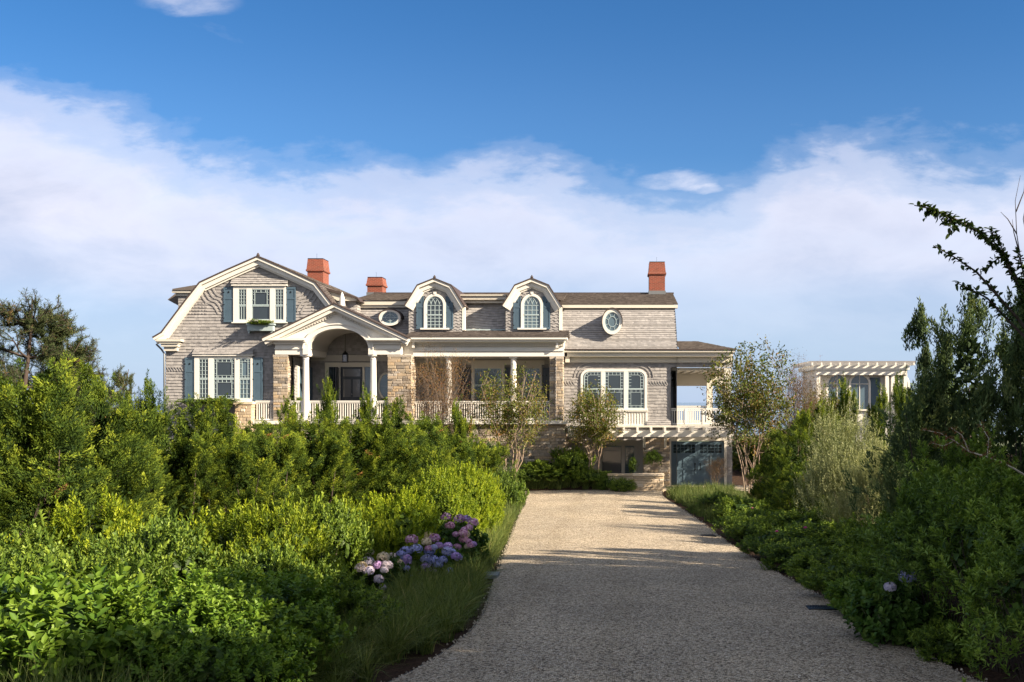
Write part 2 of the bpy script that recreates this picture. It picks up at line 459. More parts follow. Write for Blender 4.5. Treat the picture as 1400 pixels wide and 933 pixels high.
# zigzag accent band
def slants(mb, d, x0, x1, pyc, step=.14, h=.2):
    x = x0
    while x < x1-.08:
        z = wz(pyc, d)-h/2
        mb.face([(x,d-.05,z+h),(x+.05,d-.05,z+h),(x+.17,d-.05,z),(x+.12,d-.05,z)], .85)
        mb.face([(x,d-.05,z+h),(x+.12,d-.05,z),(x+.12,d,z),(x,d,z+h)], .3); mb.face([(x+.12,d-.05,z),(x+.17,d-.05,z),(x+.17,d,z),(x+.12,d,z)], .3)
        x += step
slants(m, d, wx(228,d), wx(250,d), 505)
def scurve(mb, d, cx, cy, s=1):
    """raised S-shaped courses of shingles"""
    for k in range(4):
        pts = []
        for i in range(11):
            t = i/10; px = cx + s*(-12 + 24*t + k*5 - 10); py = cy - 15 + 28*t + 3.5*math.sin(t*2*PI)*1.0 - k*3.2
            pts.append((wx(px, d), wz(py, d)))
        o = pts; n = [(p[0]+.05*s, p[1]+.07) for p in pts]
        mb.band(n, o, d-.055, d, .6)
    for k in range(4):
        for j in range(6):
            px = cx - s*(14 + j*4.5); py = cy + 12 - k*4.6
            if k > 1 and j > 4: continue
            x = wx(px, d); z = wz(py, d); mb.box(x-.05, x+.05, d-.05, d, z-.03, z+.03, .5+.3*random.random())
scurve(m, d, 296, 417, 1); scurve(m, d, 414, 417, -1)
part(m, 'gable_wall', 'shingle')
# roof of the wing
m = MB()
rr = inset(OL, -.05)
D1, D2 = d-.32, 64.0
def slope3(mb, a, b, y0, y1): 
    """roof strip between outline points a (lower) and b (upper), a on the left side or right side"""
    if a[0] < b[0]: lapquad(mb, (a[0],y1,a[1]), (a[0],y0,a[1]), (b[0],y0,b[1]), (b[0],y1,b[1]), course=.14)
    else: lapquad(mb, (a[0],y0,a[1]), (a[0],y1,a[1]), (b[0],y1,b[1]), (b[0],y0,b[1]), course=.14)
for i in range(6): slope3(m, rr[i], rr[i+1], D1, D2)
for i in range(6, 10): slope3(m, rr[i+1], rr[i], D1, D2)
roofL = part(m, 'roof', 'roof')
m = MB(); m.band(inset(OL,-.07), inset(OL,.0), D1-.03, D1+.5); part(m, 'roof_edge', 'edge', roofL)
m = MB()
m.band(inset(OL,.002), inset(OL,.12), D1, d+.4); m.band(inset(OL,.12), inset(OL,.33), D1+.1, d-.0)
m.band(inset(OL[4:9],.33), inset(OL[4:9],.42), D1+.2, d-.0)
part(m, 'rake_board', 'white')
m = MB(); m.pbox(214,247,464,467,d-.42,.9); m.pbox(217,244,467,470,d-.36,.85); m.pbox(220,243,470,474,d-.3,.7); m.pbox(224,242,474,480,d-.2,.5)
m.box(wx(215,d), wx(227,d)-.01, d+.5, 64, wz(470,d), wz(464,d)); part(m, 'eave_return', 'cream')
m = MB(); m.tube([(wx(216,d),d-.2,wz(471,d)),(wx(222,d),d-.1,wz(478,d)),(wx(225.5,d),d-.07,wz(484,d)),(wx(225.5,d),d-.07,wz(590,d))],[.045]*4,8); part(m, 'downspout', 'lead', smooth=True)
m = MB(); m.lathe([(.05,wz(353,d)+.02),(.09,wz(353,d)+.1),(.03,wz(353,d)+.22)], wx(355,d), D1+.1, 8); part(m, 'finial', 'edge')
window_unit(d, 320, 392, 391.5, 441, [(327,338,395.5,438),(345,370,395.5,438),(377,388.5,395.5,438)], 418, styles=[((3,5),(3,1)),('border',None),((3,5),(3,1))])
shutter(d, 306.5, 320.5, 393, 441); shutter(d, 391.5, 405, 393, 441)
window_unit(d, 267, 346, 487, 549, [(273,286,490.5,545.5),(293,322,490.5,545.5),(328,343.5,490.5,545.5)], 518, glass_by={2:'glass2'}, styles=[((3,5),(3,4)),('border','border'),('border',(3,4))])
shutter(d, 253.5, 267, 489, 549); shutter(d, 346.5, 360, 489, 549)
for (a, b, y) in ((265,348,487),(317,395,391)):   # little shingled hoods over the two windows
    m = MB(); lapquad(m, (wx(a,d),d-.22,wz(y,d)+.08), (wx(b,d),d-.22,wz(y,d)+.08), (wx(b-1,d),d-.01,wz(y,d)+.38), (wx(a+1,d),d-.01,wz(y,d)+.38), course=.13); part(m, 'window_hood', 'shingle')
# window box
m = MB(); m.pbox(338,373,444,452.5,d-.38,.3); m.pbox(336.5,374.5,442.5,444.5,d-.42,.38)
for px in (340,371): m.pbox(px-1,px+1,452,456,d-.33,.24)
part(m, 'window_box', 'muntin', label='pale blue window box below the upper gable window')
# left side dormer on the hidden slope (box with its own roof)
m = MB(); y0, y1 = 53.0, 58.0
xa, xb = wx(244,y0), wx(276,y0); za, zb = wz(470,y0), wz(401,y0)
lap(m, (xa,y0,za), (1,0,0), (0,0,1), (0,-1,0), zb-za, lambda v: 0, lambda v: xb-xa); lapside(m, xa, y0, y1, za, zb, -1)
part(m, 'dormer_wall', 'shingle')
m = MB(); m.box(xa-.25, xb, y0-.25, y1, zb, zb+.12); m.box(xa-.1, xb, y0-.1, y1, zb-.16, zb); part(m, 'dormer_cornice', 'cream')
m = MB(); m.prism([(wx(239,y0),zb+.12),(wx(239,y0),wz(397,y0)+.04),(wx(278,y0),wz(389.5,y0)),(wx(278,y0),zb+.12)], y0-.3, y1); part(m, 'dormer_roof', 'roof')
m = MB(); m.prism([(wx(229,54),wz(410,54)),(wx(239,54),wz(402,54)),(wx(246,54),wz(401,54)),(wx(246,54),wz(419,54)),(wx(238,54),wz(415,54))], 54, 56); part(m, 'side_awning_roof', 'roof')

# ---------------- portico, front plane y=49.6, back wall y=53
d = 49.6; BW = 53.0
X = lambda p: wx(p, d); Z = lambda p: wz(p, d)
FL = wz(577, d)      # porch floor
m = MB()
cx = X(463); RX = X(504)-X(463); sz = Z(477); RZ = Z(449.5)-sz
arc = ell(cx, sz, RX, RZ, 180, 0, 32)
# tympanum and frieze around the arch
apex = (X(460), Z(424)); L0, R0 = X(377), X(551)
def tri_top(x):
    a = (X(372), Z(463)); b = (X(460), Z(426)); c = (X(549), Z(463))
    return a[1]+(b[1]-a[1])*(x-a[0])/(b[0]-a[0]) if x < b[0] else b[1]+(c[1]-b[1])*(x-b[0])/(c[0]-b[0])
for i in range(32):
    a, b = arc[i], arc[i+1]
    m.face([(a[0],d,a[1]),(b[0],d,b[1]),(b[0],d,tri_top(b[0])),(a[0],d,tri_top(a[0]))], .5)
m.face([(X(380),d,Z(463)),(arc[0][0],d,Z(463)),(arc[0][0],d,tri_top(arc[0][0])),(X(380),d,tri_top(X(380)))], .5)
m.face([(arc[-1][0],d,Z(463)),(X(545),d,Z(463)),(X(545),d,tri_top(X(545))),(arc[-1][0],d,tri_top(arc[-1][0]))], .5)
ped = part(m, 'pediment', 'white')
m = MB()
PO = outline([(362,464),(411,440.5),(460,417),(511,440.5),(561,464)], d)
m.band(inset(PO,.0), inset(PO,.14), d-.42, d+3.4); m.band(inset(PO,.14), inset(PO,.3), d-.3, d+.0); m.band(inset(PO,.3), inset(PO,.37), d-.12, d-.0)
part(m, 'rake_cornice', 'white', ped)
m = MB()   # dentils
for (xa, xb, s) in ((374, 455, 1), (466, 546, -1)):
    n = 22
    for i in range(n):
        px = xa+(xb-xa)*(i+.5)/n; x = X(px); z = tri_top(x)
        m.box(x-.035, x+.035, d-.09, d-.002, z-.2, z-.09)
part(m, 'dentil_moulding', 'white', ped)
m = MB()
m.band(inset(PO,-.06), inset(PO,-.002), d-.47, d+3.4); portroof = part(m, 'portico_roof', 'edge')
for (a, b, c0, c1) in ((376,420,363,423),(506,548,503,560)):   # entablature blocks either side + returns
    m = MB()
    m.box(X(a), X(b)-(.0 if b > 500 else .0), d-.002, BW-.01, Z(485), Z(463.5))
    m.box(X(c0), X(c1) if b > 500 else X(419), d-.38, d, Z(466), Z(463)); m.box(X(a)-.12, X(b)+(.12 if b > 500 else -.02), d-.2, d, Z(468), Z(466))
    m.box(X(a)-.05, X(b)+.03, d-.095, d, Z(471), Z(468))
    m.box(X(a)-.03, X(b)-(0 if b > 500 else 0), d-.05, d, Z(477.8), Z(476.4))
    part(m, 'entablature', 'white')
m = MB()
a2 = ell(cx, sz, RX+.28, RZ+.26, 180, 0, 32); a1 = ell(cx, sz, RX+.22, RZ+.2, 180, 0, 32)
m.band(a1, arc, d-.08, d+.3, ends=True); m.band(a2, a1, d-.13, d, ends=True)
m.box(X(416)-.05, arc[0][0]-.001, d-.08, d+.3, Z(485), sz); m.box(arc[-1][0]+.001, X(510)+.05, d-.08, d+.3, Z(485), sz)
part(m, 'arch_trim', 'white')
m = MB()   # barrel vault
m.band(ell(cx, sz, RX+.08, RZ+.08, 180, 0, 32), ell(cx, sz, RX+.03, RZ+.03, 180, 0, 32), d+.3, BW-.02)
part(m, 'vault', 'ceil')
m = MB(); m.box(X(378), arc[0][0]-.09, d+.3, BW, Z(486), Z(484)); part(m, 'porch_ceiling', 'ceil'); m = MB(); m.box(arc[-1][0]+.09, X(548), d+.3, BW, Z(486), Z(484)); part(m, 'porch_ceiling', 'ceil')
m = MB(); pier(m, X(373.5), X(393), d+.05, d+.75, Z(600), Z(488)); m.box(X(373.5)-.02, X(393)+.02, d+.02, d+.78, Z(488), Z(485), .9); part(m, 'stone_pier', 'stone')
m = MB(); pier(m, X(530), X(562), d+.05, d+1.1, Z(620), Z(488)); m.box(X(530)-.02, X(562)+.02, d+.02, d+1.1, Z(488), Z(485), .9); part(m, 'stone_pier', 'stone')
column(X(416.5), d+.2, FL, Z(485), .165); column(X(509), d+.2, FL, Z(485), .165)
# porch floor and stone base
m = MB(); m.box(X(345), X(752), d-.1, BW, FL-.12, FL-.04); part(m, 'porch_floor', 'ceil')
m = MB(); m.box(X(322), X(773), d+.05, d+2.5, -.3, Z(580), .2)
stones(m, X(322), X(773), 0.2, Z(580), d+.05, 'front'); stones(m, d+.05, 51.2, 0, Z(580), X(773), 'right'); part(m, 'stone_base', 'stone')
m = MB(); m.box(X(346), X(776), d-.18, d+.3, Z(580), Z(575.5)); part(m, 'ledge', 'white')
m = MB(); pier(m, X(324), X(346), d-.25, d+.3, 1.0, Z(553)); m.box(X(322), X(348), d-.3, d+.35, Z(553), Z(549.5), .9); part(m, 'stone_post', 'palestone')
railing(X(348), X(530), d+.18, FL+.02, Z(548), posts=[X(p) for p in (412,421,505,514)])
# back wall of the porch, with door
b = BW; XB = lambda p: wx(p, b); ZB = lambda p: wz(p, b)
m = MB()
lapfront(m, b, 580, 488, lambda z: XB(395), lambda z: XB(448)); lapfront(m, b, 580, 488, lambda z: XB(508), lambda z: XB(765))
ab = ell(wx(463,b), sz, RX+.06, RZ+.06, 180, 0, 24); za_ = interp(ab[:13]); zb_ = interp(ab[12:])
lap(m, (0,b,ZB(488)), (1,0,0), (0,0,1), (0,-1,0), sz+RZ-ZB(488), lambda v: za_(ZB(488)+v) if ZB(488)+v > sz else XB(395), lambda v: zb_(ZB(488)+v) if ZB(488)+v > sz else XB(548))
m.box(XB(380), XB(765), b+.003, b+.1, FL-.1, sz+RZ+.3, .4)
lapside(m, X(396), 50.1, b, FL, Z(486), 1)
lapside(m, XB(765), 49.9, b, FL, wz(488,50), -1)
part(m, 'porch_wall', 'shingle')
m = MB(); m.box(XB(410), XB(548), b-.06, b, ZB(494), ZB(486)); m.box(XB(548), XB(765), b-.06, b, ZB(498), ZB(487)); part(m, 'porch_beam', 'ceil')
m = MB()
for (a0,a1) in ((445,450),(463,466),(496,499),(511,514)): m.box(XB(a0), XB(a1), b-.09, b, FL, ZB(497))
m.box(XB(445), XB(514), b-.095, b, ZB(502), ZB(496)); part(m, 'door_frame', 'cream')
m = MB(); m.box(XB(466), XB(496), b-.05, b, FL, ZB(502)); dr = part(m, 'front_door', 'darkdoor')
m = MB(); m.box(XB(469.5), XB(493), b-.062, b-.051, ZB(515), ZB(505)); m.box(XB(470), XB(480), b-.062, b-.051, ZB(543), ZB(519)); m.box(XB(483), XB(492.5), b-.062, b-.051, ZB(543), ZB(519)); part(m, 'pane', 'curtain', dr)
m = MB(); m.lathe([(.02,ZB(540)),(.035,ZB(539)),(.02,ZB(538))], XB(481.5), b-.1, 10); part(m, 'handle', 'lead', dr)
m = MB(); m.box(XB(450), XB(463), b-.03, b-.01, FL, ZB(502)); sl = part(m, 'sidelight', 'glass')
m = MB(); m.box(XB(450), XB(463), b-.05, b-.02, ZB(545)-.05, ZB(545)); m.box(XB(456)-.015, XB(456)+.015, b-.05, b-.02, FL, ZB(502)); part(m, 'muntin', 'darkdoor', sl)
m = MB(); m.box(XB(499), XB(511), b-.03, b-.01, FL, ZB(502)); part(m, 'sidelight', 'glass2')
m = MB(); xs = XB(463); m.box(xs-.01, xs+.04, b-.62, b-.1, FL+.05, ZB(503)); part(m, 'door_leaf', 'darkdoor')
# window in the left reveal of the porch
m = MB(); xr_ = X(396)+.03; m.box(xr_, xr_+.06, 50.7, 52.6, FL+.3, Z(500)); w = part(m, 'window', 'white')
m = MB(); m.box(xr_+.062, xr_+.07, 50.85, 51.6, FL+.45, Z(503)); m.box(xr_+.062, xr_+.07, 51.7, 52.45, FL+.45, Z(503)); part(m, 'pane', 'glass2', w)
m = MB(); m.box(xr_+.06, xr_+.1, 52.62, 52.95, FL+.3, Z(500)); part(m, 'shutter', 'shutter')
# round window behind the right pier
m = MB(); o_ = ell(XB(528), ZB(528), .42, .72, 0, 360, 32); i_ = ell(XB(528), ZB(528), .34, .62, 0, 360, 32); m.band(o_, i_, b-.09, b, ends=False); w = part(m, 'oval_window', 'cream')
m = MB(); m.prism(i_[:-1], b-.04, b-.03); part(m, 'pane', 'glass2', w)

# ---------------- middle porch, entablature y=50.2
d = 50.2; X = lambda p: wx(p, d); Z = lambda p: wz(p, d)
m = MB()
m.box(X(549), X(771), d, d+.5, Z(487.5), Z(463)); m.box(X(561), X(776), d-.55, d+.4, Z(465), Z(461.5)); m.box(X(563), X(773), d-.42, d+.2, Z(468), Z(465)); m.box(X(564), X(771), d-.1, d, Z(480.5), Z(479))
m.box(X(565), X(771.5), d-.05, d, Z(487.5), Z(481)); m.box(X(564), X(771), d-.15, d, Z(470), Z(468))
m.box(X(771)-.5, X(771), d+.5, BW, Z(487.5), Z(463))
for px in (566.5, 762): m.box(X(px)-.06, X(px)+.06, d-.32, d, Z(476), Z(468)); 
part(m, 'entablature', 'white')
m = MB()
n = 90
for i in range(n):
    x = X(565)+(X(771)-X(565))*(i+.5)/n; m.box(x-.03, x+.03, d-.14, d-.002, Z(468)-.2, Z(468)-.08)
part(m, 'dentil_moulding', 'cream')
m = MB(); m.box(X(549), X(771), d+.5, BW, Z(488), Z(486.5)); part(m, 'porch_ceiling', 'ceil')
m = MB(); lapquad(m, (X(557),d-.58,Z(461)), (X(777),d-.58,Z(461)), (X(776),51.35,wz(452.5,51.35)), (X(559),51.35,wz(452.5,51.35)), course=.13)
lapquad(m, (X(777),d-.58,Z(461)), (X(777),51.35,Z(461)), (X(776),51.35,wz(452.5,51.35)), (X(776.5),51.3,wz(452.6,51.35)), course=.13)
m.box(X(557), X(777), d-.58, 51.4, Z(461.8), Z(461)-.005, .3); part(m, 'porch_roof', 'roof')
column(X(612.5), d+.25, FL, Z(487.5), .16); column(X(701.5), d+.25, FL, Z(487.5), .16)
m = MB(); pier(m, X(752), X(769.5), d-.05, d+.75, Z(576), Z(491)); m.box(X(752)-.02, X(769.5)+.02, d-.08, d+.76, Z(491), Z(487.8), .9); part(m, 'stone_pier', 'stone')
railing(X(563), X(752), d+.25, FL+.02, Z(548.5), posts=[X(p) for p in (608,617,697,706)])
window_unit(b, 645, 690, 499, 575, [(649,686,504,572)], 527, styles=('top',None), glass='glass2', wall=None, cap=False, casing='cream')
window_unit(b, 715, 741, 499, 575, [(718,738,504,572)], 527, styles=('top',None), glass='glass2', cap=False, casing='cream')
for a0,a1 in ((628,644),(691,702),(742,753)): shutter(b, a0, a1, 503, 575, 'darkdoor')
m = MB(); m.box(XB(640), XB(745), b-.13, b, ZB(499), ZB(493)); part(m, 'window_head', 'cream')

# ---------------- main roof: steep lower slope, shallow top slope, ridge y=57
RY = 57.0
zridge = wz(402, RY)
m = MB()
# lower slopes
def lower(pa, pb, pybot, dbot, pytop, dtop, mb, **k):
    lapquad(mb, (wx(pa,dbot),dbot,wz(pybot,dbot)), (wx(pb,dbot),dbot,wz(pybot,dbot)), (wx(pb,dbot),dtop,wz(pytop,dtop)), (wx(pa,dbot),dtop,wz(pytop,dtop)), **k)
z0_, z1_ = wz(470,51.0), wz(416,52.3)
def _ul(v):
    py = 470 - 54*v/math.hypot(z1_-z0_, 1.3); px = 474 + (py-426)*80/40 if py > 426 else 474
    return wx(px,51.0)
lap(m, (0,51.0,z0_), (1,0,0), Vector((0,1.3,z1_-z0_)).normalized(), Vector((0,-(z1_-z0_),1.3)).normalized(), math.hypot(z1_-z0_,1.3), _ul, lambda v: wx(566,51.0))
wv = lambda x, v: .055*math.sin(x*2.6) 
lower(626, 696, 453, 51.5, 414, 52.3, m, wob=wv)
lower(766, 926, 479, 50.75, 419.5, 53.2, m, course=.15)
part(m, 'mansard_wall', 'shingle')
m = MB()   # thick butt lines across the right slope
for k in range(6):
    t = k/6+.06; dd = 50.75+(53.2-50.75)*t; py = 479+(419.5-479)*t; zz = wz(479,50.75)+(wz(419.5,53.2)-wz(479,50.75))*t
    m.box(wx(766,50.75), wx(926,50.75), dd-.05, dd+.08, zz, zz+.05)
part(m, 'shadow_course', 'shingle')
m = MB()
zk = wz(419.5, 53.2)
lapquad(m, (wx(765,53),52.85,zk+.08), (wx(927,52.85),52.85,zk+.08), (wx(920,RY),RY,zridge), (wx(765,53),RY,zridge), course=.16)
zk2 = wz(414, 52.1)
lapquad(m, (wx(480,52),51.85,zk2+.1), (wx(770,52),51.85,zk2+.1), (wx(770,52),RY,zridge), (wx(480,52),RY,zridge), course=.16)
# back slope
m.face([(wx(480,52),RY,zridge),(wx(920,RY),RY,zridge),(wx(920,RY),64,6.5),(wx(480,52),64,6.5)], .3)
rf = part(m, 'roof', 'roof')
m = MB(); m.box(wx(480,52), wx(921,RY), RY-.1, RY+.1, zridge-.02, zridge+.07); part(m, 'ridge_cap', 'edge', rf)
m = MB(); m.box(wx(767,52.85), wx(926.5,52.85), 52.85, 53.3, zk-.1, zk+.06); part(m, 'roof_cornice', 'cream')
m = MB()
m.box(wx(484,52), wx(560,52), 51.9, 52.4, zk2-.14, zk2+.08); m.box(wx(484,52), wx(560,52), 51.98, 52.4, zk2-.26, zk2-.14); part(m, 'roof_cornice', 'cream')
m = MB()
m.box(wx(630,52), wx(692,52), 51.9, 52.5, wz(411,52), wz(403.5,52)); m.box(wx(630,52), wx(692,52), 51.8, 52.5, wz(405,52), wz(403.5,52)); m.box(wx(630,52), wx(692,52), 51.96, 52.5, wz(414.5,52), wz(411,52))
part(m, 'roof_cornice', 'cream')
m = MB(); m.box(wx(636,51.4), wx(692,51.4), 51.3, 51.6, wz(454,51.4), wz(450.5,51.4)); part(m, 'sill_board', 'muntin')
# right end gable of the main block
xr = wx(926,50.75)
m = MB()
m.face([(xr-.02,50.75,0),(xr-.02,62,0),(xr-.02,62,wz(479,50.75)),(xr-.02,60,zk),(wx(920,RY),RY,zridge-.05),(xr-.02,53.2,zk),(xr-.02,50.75,wz(479,50.75))], .4)
lap(m, (xr,50.75,wz(479,50.75)), (0,1,0), (0,0,1), (1,0,0), zk-wz(479,50.75), lambda v: 2.45*v/(zk-wz(479,50.75)), lambda v: 8.0)
part(m, 'end_gable', 'shingle')
# small cross-roof bump right of the left wing
d = 51.2; X = lambda p: wx(p, d); Z = lambda p: wz(p, d)
m = MB(); lapfront(m, d, 432, 411, lambda z: X(466), lambda z: X(487)); lapside(m, X(487), d, 52.6, Z(432), Z(409), 1); part(m, 'link_wall', 'shingle')
m = MB(); m.prism([(X(446),Z(396)),(X(489),Z(409)),(X(489),Z(412)),(X(446),Z(412))], d-.2, 54.5); part(m, 'link_cornice', 'cream')
m = MB(); m.prism([(X(443),Z(393.5)),(X(455),Z(396.5)),(X(490),Z(407)),(X(494),Z(413)),(X(490),Z(409.5)),(X(446),Z(397.5))], d-.3, 54.5); part(m, 'link_roof', 'edge')
m = MB(); m.prism([(X(456),Z(402)),(X(467),Z(402)),(X(467),Z(425)),(X(456),Z(425))], d-.15, d+.2); part(m, 'lead_panel', 'lead')
m = MB(); xx = X(471); zz = Z(420); m.lathe([(.16,zz),(.16,zz+.05),(.14,zz+.2),(.13,zz+.4),(.07,zz+.6),(.01,zz+.72)], xx, d-.45, 14); part(m, 'roof_finial', 'white', smooth=True)

# ---------------- dormers
def dormer(px, label):
    d = 50.95; X = lambda p: wx(px+p, d); Z = lambda p: wz(p, d)
    O = outline([(px-39.5,419),(px-30,404),(px-22.5,391.5),(px,382.5),(px+22.5,391.5),(px+31,405),(px+40.5,420.5)], d)
    zl, zr = interp(O[:4]), interp(O[3:])
    m = MB(); lapfront(m, d, 456, 384, lambda z: max(X(-36), zl(z)+.12), lambda z: min(X(37), zr(z)-.12), mode='stagger', w=(.13,.15))
    pts = [(X(-36),Z(457))] + [(max(X(-36),min(X(37),p[0])), p[1]) for p in inset(O,.14)] + [(X(37),Z(457))]
    m.prism(pts, d+.003, d+.1, .4)
    lapside(m, X(37), d, 53.5, Z(457), Z(416), 1); lapside(m, X(-36), d, 53.5, Z(457), Z(416), -1)
    w = part(m, 'dormer', 'shingle', label=label)
    m = MB(); m.band(inset(O,.0), inset(O,.13), d-.3, d+.3); m.band(inset(O,.13), inset(O,.34), d-.16, d); m.band(inset(O,.34), inset(O,.42), d-.08, d)
    m.box(X(37), X(41), d-.04, d+.22, Z(452), Z(418)); part(m, 'rake_board', 'white', w)
    m = MB()
    for i in range(3):
        a, b_ = inset(O,-.05)[i], inset(O,-.05)[i+1]
    m.band(inset(O,-.06), inset(O,-.001), d-.34, 56.5); m.lathe([(.04,Z(382.5)),(.08,Z(382.5)+.1),(.02,Z(382.5)+.2)], X(0), d-.2, 8); part(m, 'dormer_roof', 'edge', w)
    # arched window
    cx = X(0); rx = X(11.5)-X(0); sp = Z(418); rz = Z(405.5)-sp; zb = Z(449)
    oi = [(cx-rx,zb)] + ell(cx, sp, rx, rz, 180, 0, 20) + [(cx+rx,zb)]
    oo = [(cx-rx-.13,zb)] + ell(cx, sp, rx+.13, rz+.13, 180, 0, 20) + [(cx+rx+.13,zb)]
    m = MB(); m.band(oo, oi, d-.12, d); m.box(cx-rx-.3, cx+rx+.3, d-.2, d, zb-.08, zb); m.prism([(cx-.05,sp+rz+.08),(cx-.08,sp+rz+.22),(cx+.08,sp+rz+.22),(cx+.05,sp+rz+.08)], d-.15, d); part(m, 'window', 'white', w)
    m = MB(); m.prism(oi, d-.056, d-.05); part(m, 'pane', 'glass2' if px > 700 else 'glass', w)
    m = MB(); t = .014; mid = Z(431)
    m.box(cx-rx, cx+rx, d-.09, d-.05, mid-.03, mid+.03)
    for k in range(1,4): 
        x = cx-rx+2*rx*k/4; m.box(x-t, x+t, d-.075, d-.046, zb, sp+.02)
        m.box(cx-rx, cx+rx, d-.074, d-.047, zb+(mid-zb)*k/4-t if k < 4 else 0, zb+(mid-zb)*k/4+t)
    m.box(cx-rx, cx+rx, d-.074, d-.047, (mid+sp)/2-t, (mid+sp)/2+t); m.box(cx-rx, cx+rx, d-.074, d-.047, sp-t, sp+t)
    for s in (-1,1):     # gothic tracery
        for off in (.5, 1.0, 1.5):
            pts = []
            for i in range(9):
                a = R(90*i/8)*(.88 if off < 1.4 else .6); xx = cx - s*rx + s*2*rx*off*.5*(1) ; 
                xx = cx + s*(-rx + rx*off) - s*0 ; 
                xq = xx + s*(rx*1.0)*(1-math.cos(a)); zq = sp + rz*math.sin(a)
                if (xq-cx)**2/(rx*rx)+(zq-sp)**2/(rz*rz) <= 1.01: pts.append((xq, zq))
            if len(pts) > 1: m.band(pts, [(p[0]+.028, p[1]) for p in pts], d-.074, d-.047)
    ins = [(cx-rx+.04,zb+.03)] + ell(cx, sp, rx-.04, rz-.04, 180, 0, 20) + [(cx+rx-.04,zb+.03)]
    m.band(oi, ins, d-.09, d-.046); part(m, 'sash', 'muntin', w)
    shutter(d, px-25.5, px-15, 405.5, 450.5, arch=-1); shutter(d, px+14.5, px+25, 405.5, 450.5, arch=1)
dormer(595, 'left arched-window dormer'); dormer(727.5, 'right arched-window dormer')

# ---------------- oval roof windows
def oval(px, py, rxp, ryp, d, kind):
    cx, cz = wx(px, d), wz(py, d); rx, rz = rxp*d/F, ryp*d/F
    o = ell(cx, cz, rx, rz, 0, 360, 36); i = ell(cx, cz, rx*.76, rz*.76, 0, 360, 36); m = MB()
    m.band(o, i, d, d+.12, ends=False); m.band(ell(cx,cz,rx*.95,rz*.95,0,360,36), ell(cx,cz,rx*.77,rz*.77,0,360,36), d+.1, d+2.0, ends=False)
    w = part(m, 'oval_window', 'white')
    m = MB(); m.band(ell(cx,cz+.02,rx*1.07,rz*1.07,-10,190,30), ell(cx,cz,rx*1.0,rz*1.0,-10,190,30), d-.05, d+1.8); part(m, 'hood', 'edge', w)
    m = MB(); m.prism(i[:-1], d+.06, d+.07); part(m, 'pane', 'glass2', w)
    m = MB(); 
    q = ell(cx,cz,rx*.42,rz*.42,0,360,30); q2 = ell(cx,cz,rx*.38,rz*.38,0,360,30); m.band(q,q2,d+.03,d+.058,ends=False)
    q = ell(cx,cz,rx*.76,rz*.76,0,360,30); q2 = ell(cx,cz,rx*.70,rz*.70,0,360,30); m.band(q,q2,d+.02,d+.058,ends=False)
    n = 8 if kind else 4
    for k in range(n):
        a = 2*PI*k/n + (.39 if kind else 0); r0 = .4 if kind else 0
        p0 = (cx+rx*r0*math.cos(a), cz+rz*r0*math.sin(a)); p1 = (cx+rx*.73*math.cos(a), cz+rz*.73*math.sin(a))
        dx, dz = p1[0]-p0[0], p1[1]-p0[1]; L = math.hypot(dx,dz); nx, nz = -dz/L*.012, dx/L*.012
        m.prism([(p0[0]+nx,p0[1]+nz),(p1[0]+nx,p1[1]+nz),(p1[0]-nx,p1[1]-nz),(p0[0]-nx,p0[1]-nz)], d+.035, d+.056)
    part(m, 'sash', 'muntin', w)
oval(533, 434.5, 15, 11, 51.2, 0); oval(837, 440, 13.5, 17.5, 50.9, 1)

# ---------------- chimneys
chimney(418, 443, 354, 396, 56.0, 1.25, 'tall red chimney behind the left gable'); chimney(500, 524, 379.5, 403, 57.0, 1.1, 'short red chimney on the main ridge'); chimney(886, 911, 358.5, 401, 56.6, 1.2, 'tall red chimney at the right end of the ridge')

# ---------------- right block
d = 51.0; X = lambda p: wx(p, d); Z = lambda p: wz(p, d)
m = MB()
op = interp([(X(931),Z(503)),(X(924),Z(505)),(X(918.5),Z(511)),(X(917),Z(518))])
lapfront(m, d, 573, 496, lambda z: X(770), lambda z: min(X(917), op(z)) if z < Z(503) else X(1002))
m.box(X(765), X(916), d+.003, d+.2, Z(598), Z(480), .4); m.box(X(765), X(800), d+.003, d+.2, -.2, Z(598), .4); m.box(X(881), X(916), d+.003, d+.2, -.2, Z(598), .4)
# flared skirt
for (a, b_) in ((770,794),(884,917)):
    lapquad(m, (X(a),d-.28,Z(584)), (X(b_),d-.28,Z(584)), (X(b_),d-.01,Z(573)), (X(a),d-.01,Z(573)), course=.13)
slants(m, d, X(771), X(786), 524); slants(m, d, X(887), X(915), 524)
lapside(m, X(917), d, 54.5, Z(583), Z(505), 1)
part(m, 'side_wall', 'shingle')
m = MB()   # long cornice
m.box(X(771), X(1003), d-.6, d+.3, Z(482.5), Z(479.8)); m.box(X(776), X(1000), d-.45, d+.1, Z(488), Z(482.5)); m.box(X(778), X(999), d-.12, d, Z(496), Z(488)); m.box(X(1003)-.45, X(1003), d+.3, 58.5, Z(496), Z(479.8))
m.box(X(776)-.1, X(776)+.12, d-.35, d, Z(496), Z(488))
part(m, 'cornice', 'cream')
m = MB(); m.box(X(768), X(1005), d-.65, d+.2, Z(479.7), Z(478)); part(m, 'cornice_edge', 'edge')
m = MB()   # covered-porch roof at the right
lapquad(m, (X(928),d-.6,Z(478.5)), (X(1004),d-.6,Z(478.5)), (X(962),54.6,wz(467,54)), (X(928),54.6,wz(466.5,54)), course=.15)
lapquad(m, (X(1004),d-.6,Z(478.5)), (X(1004),59,Z(478.5)), (X(962),55,wz(467,54)), (X(962),54.6,wz(467,54)), course=.15)
part(m, 'side_porch_roof', 'roof')
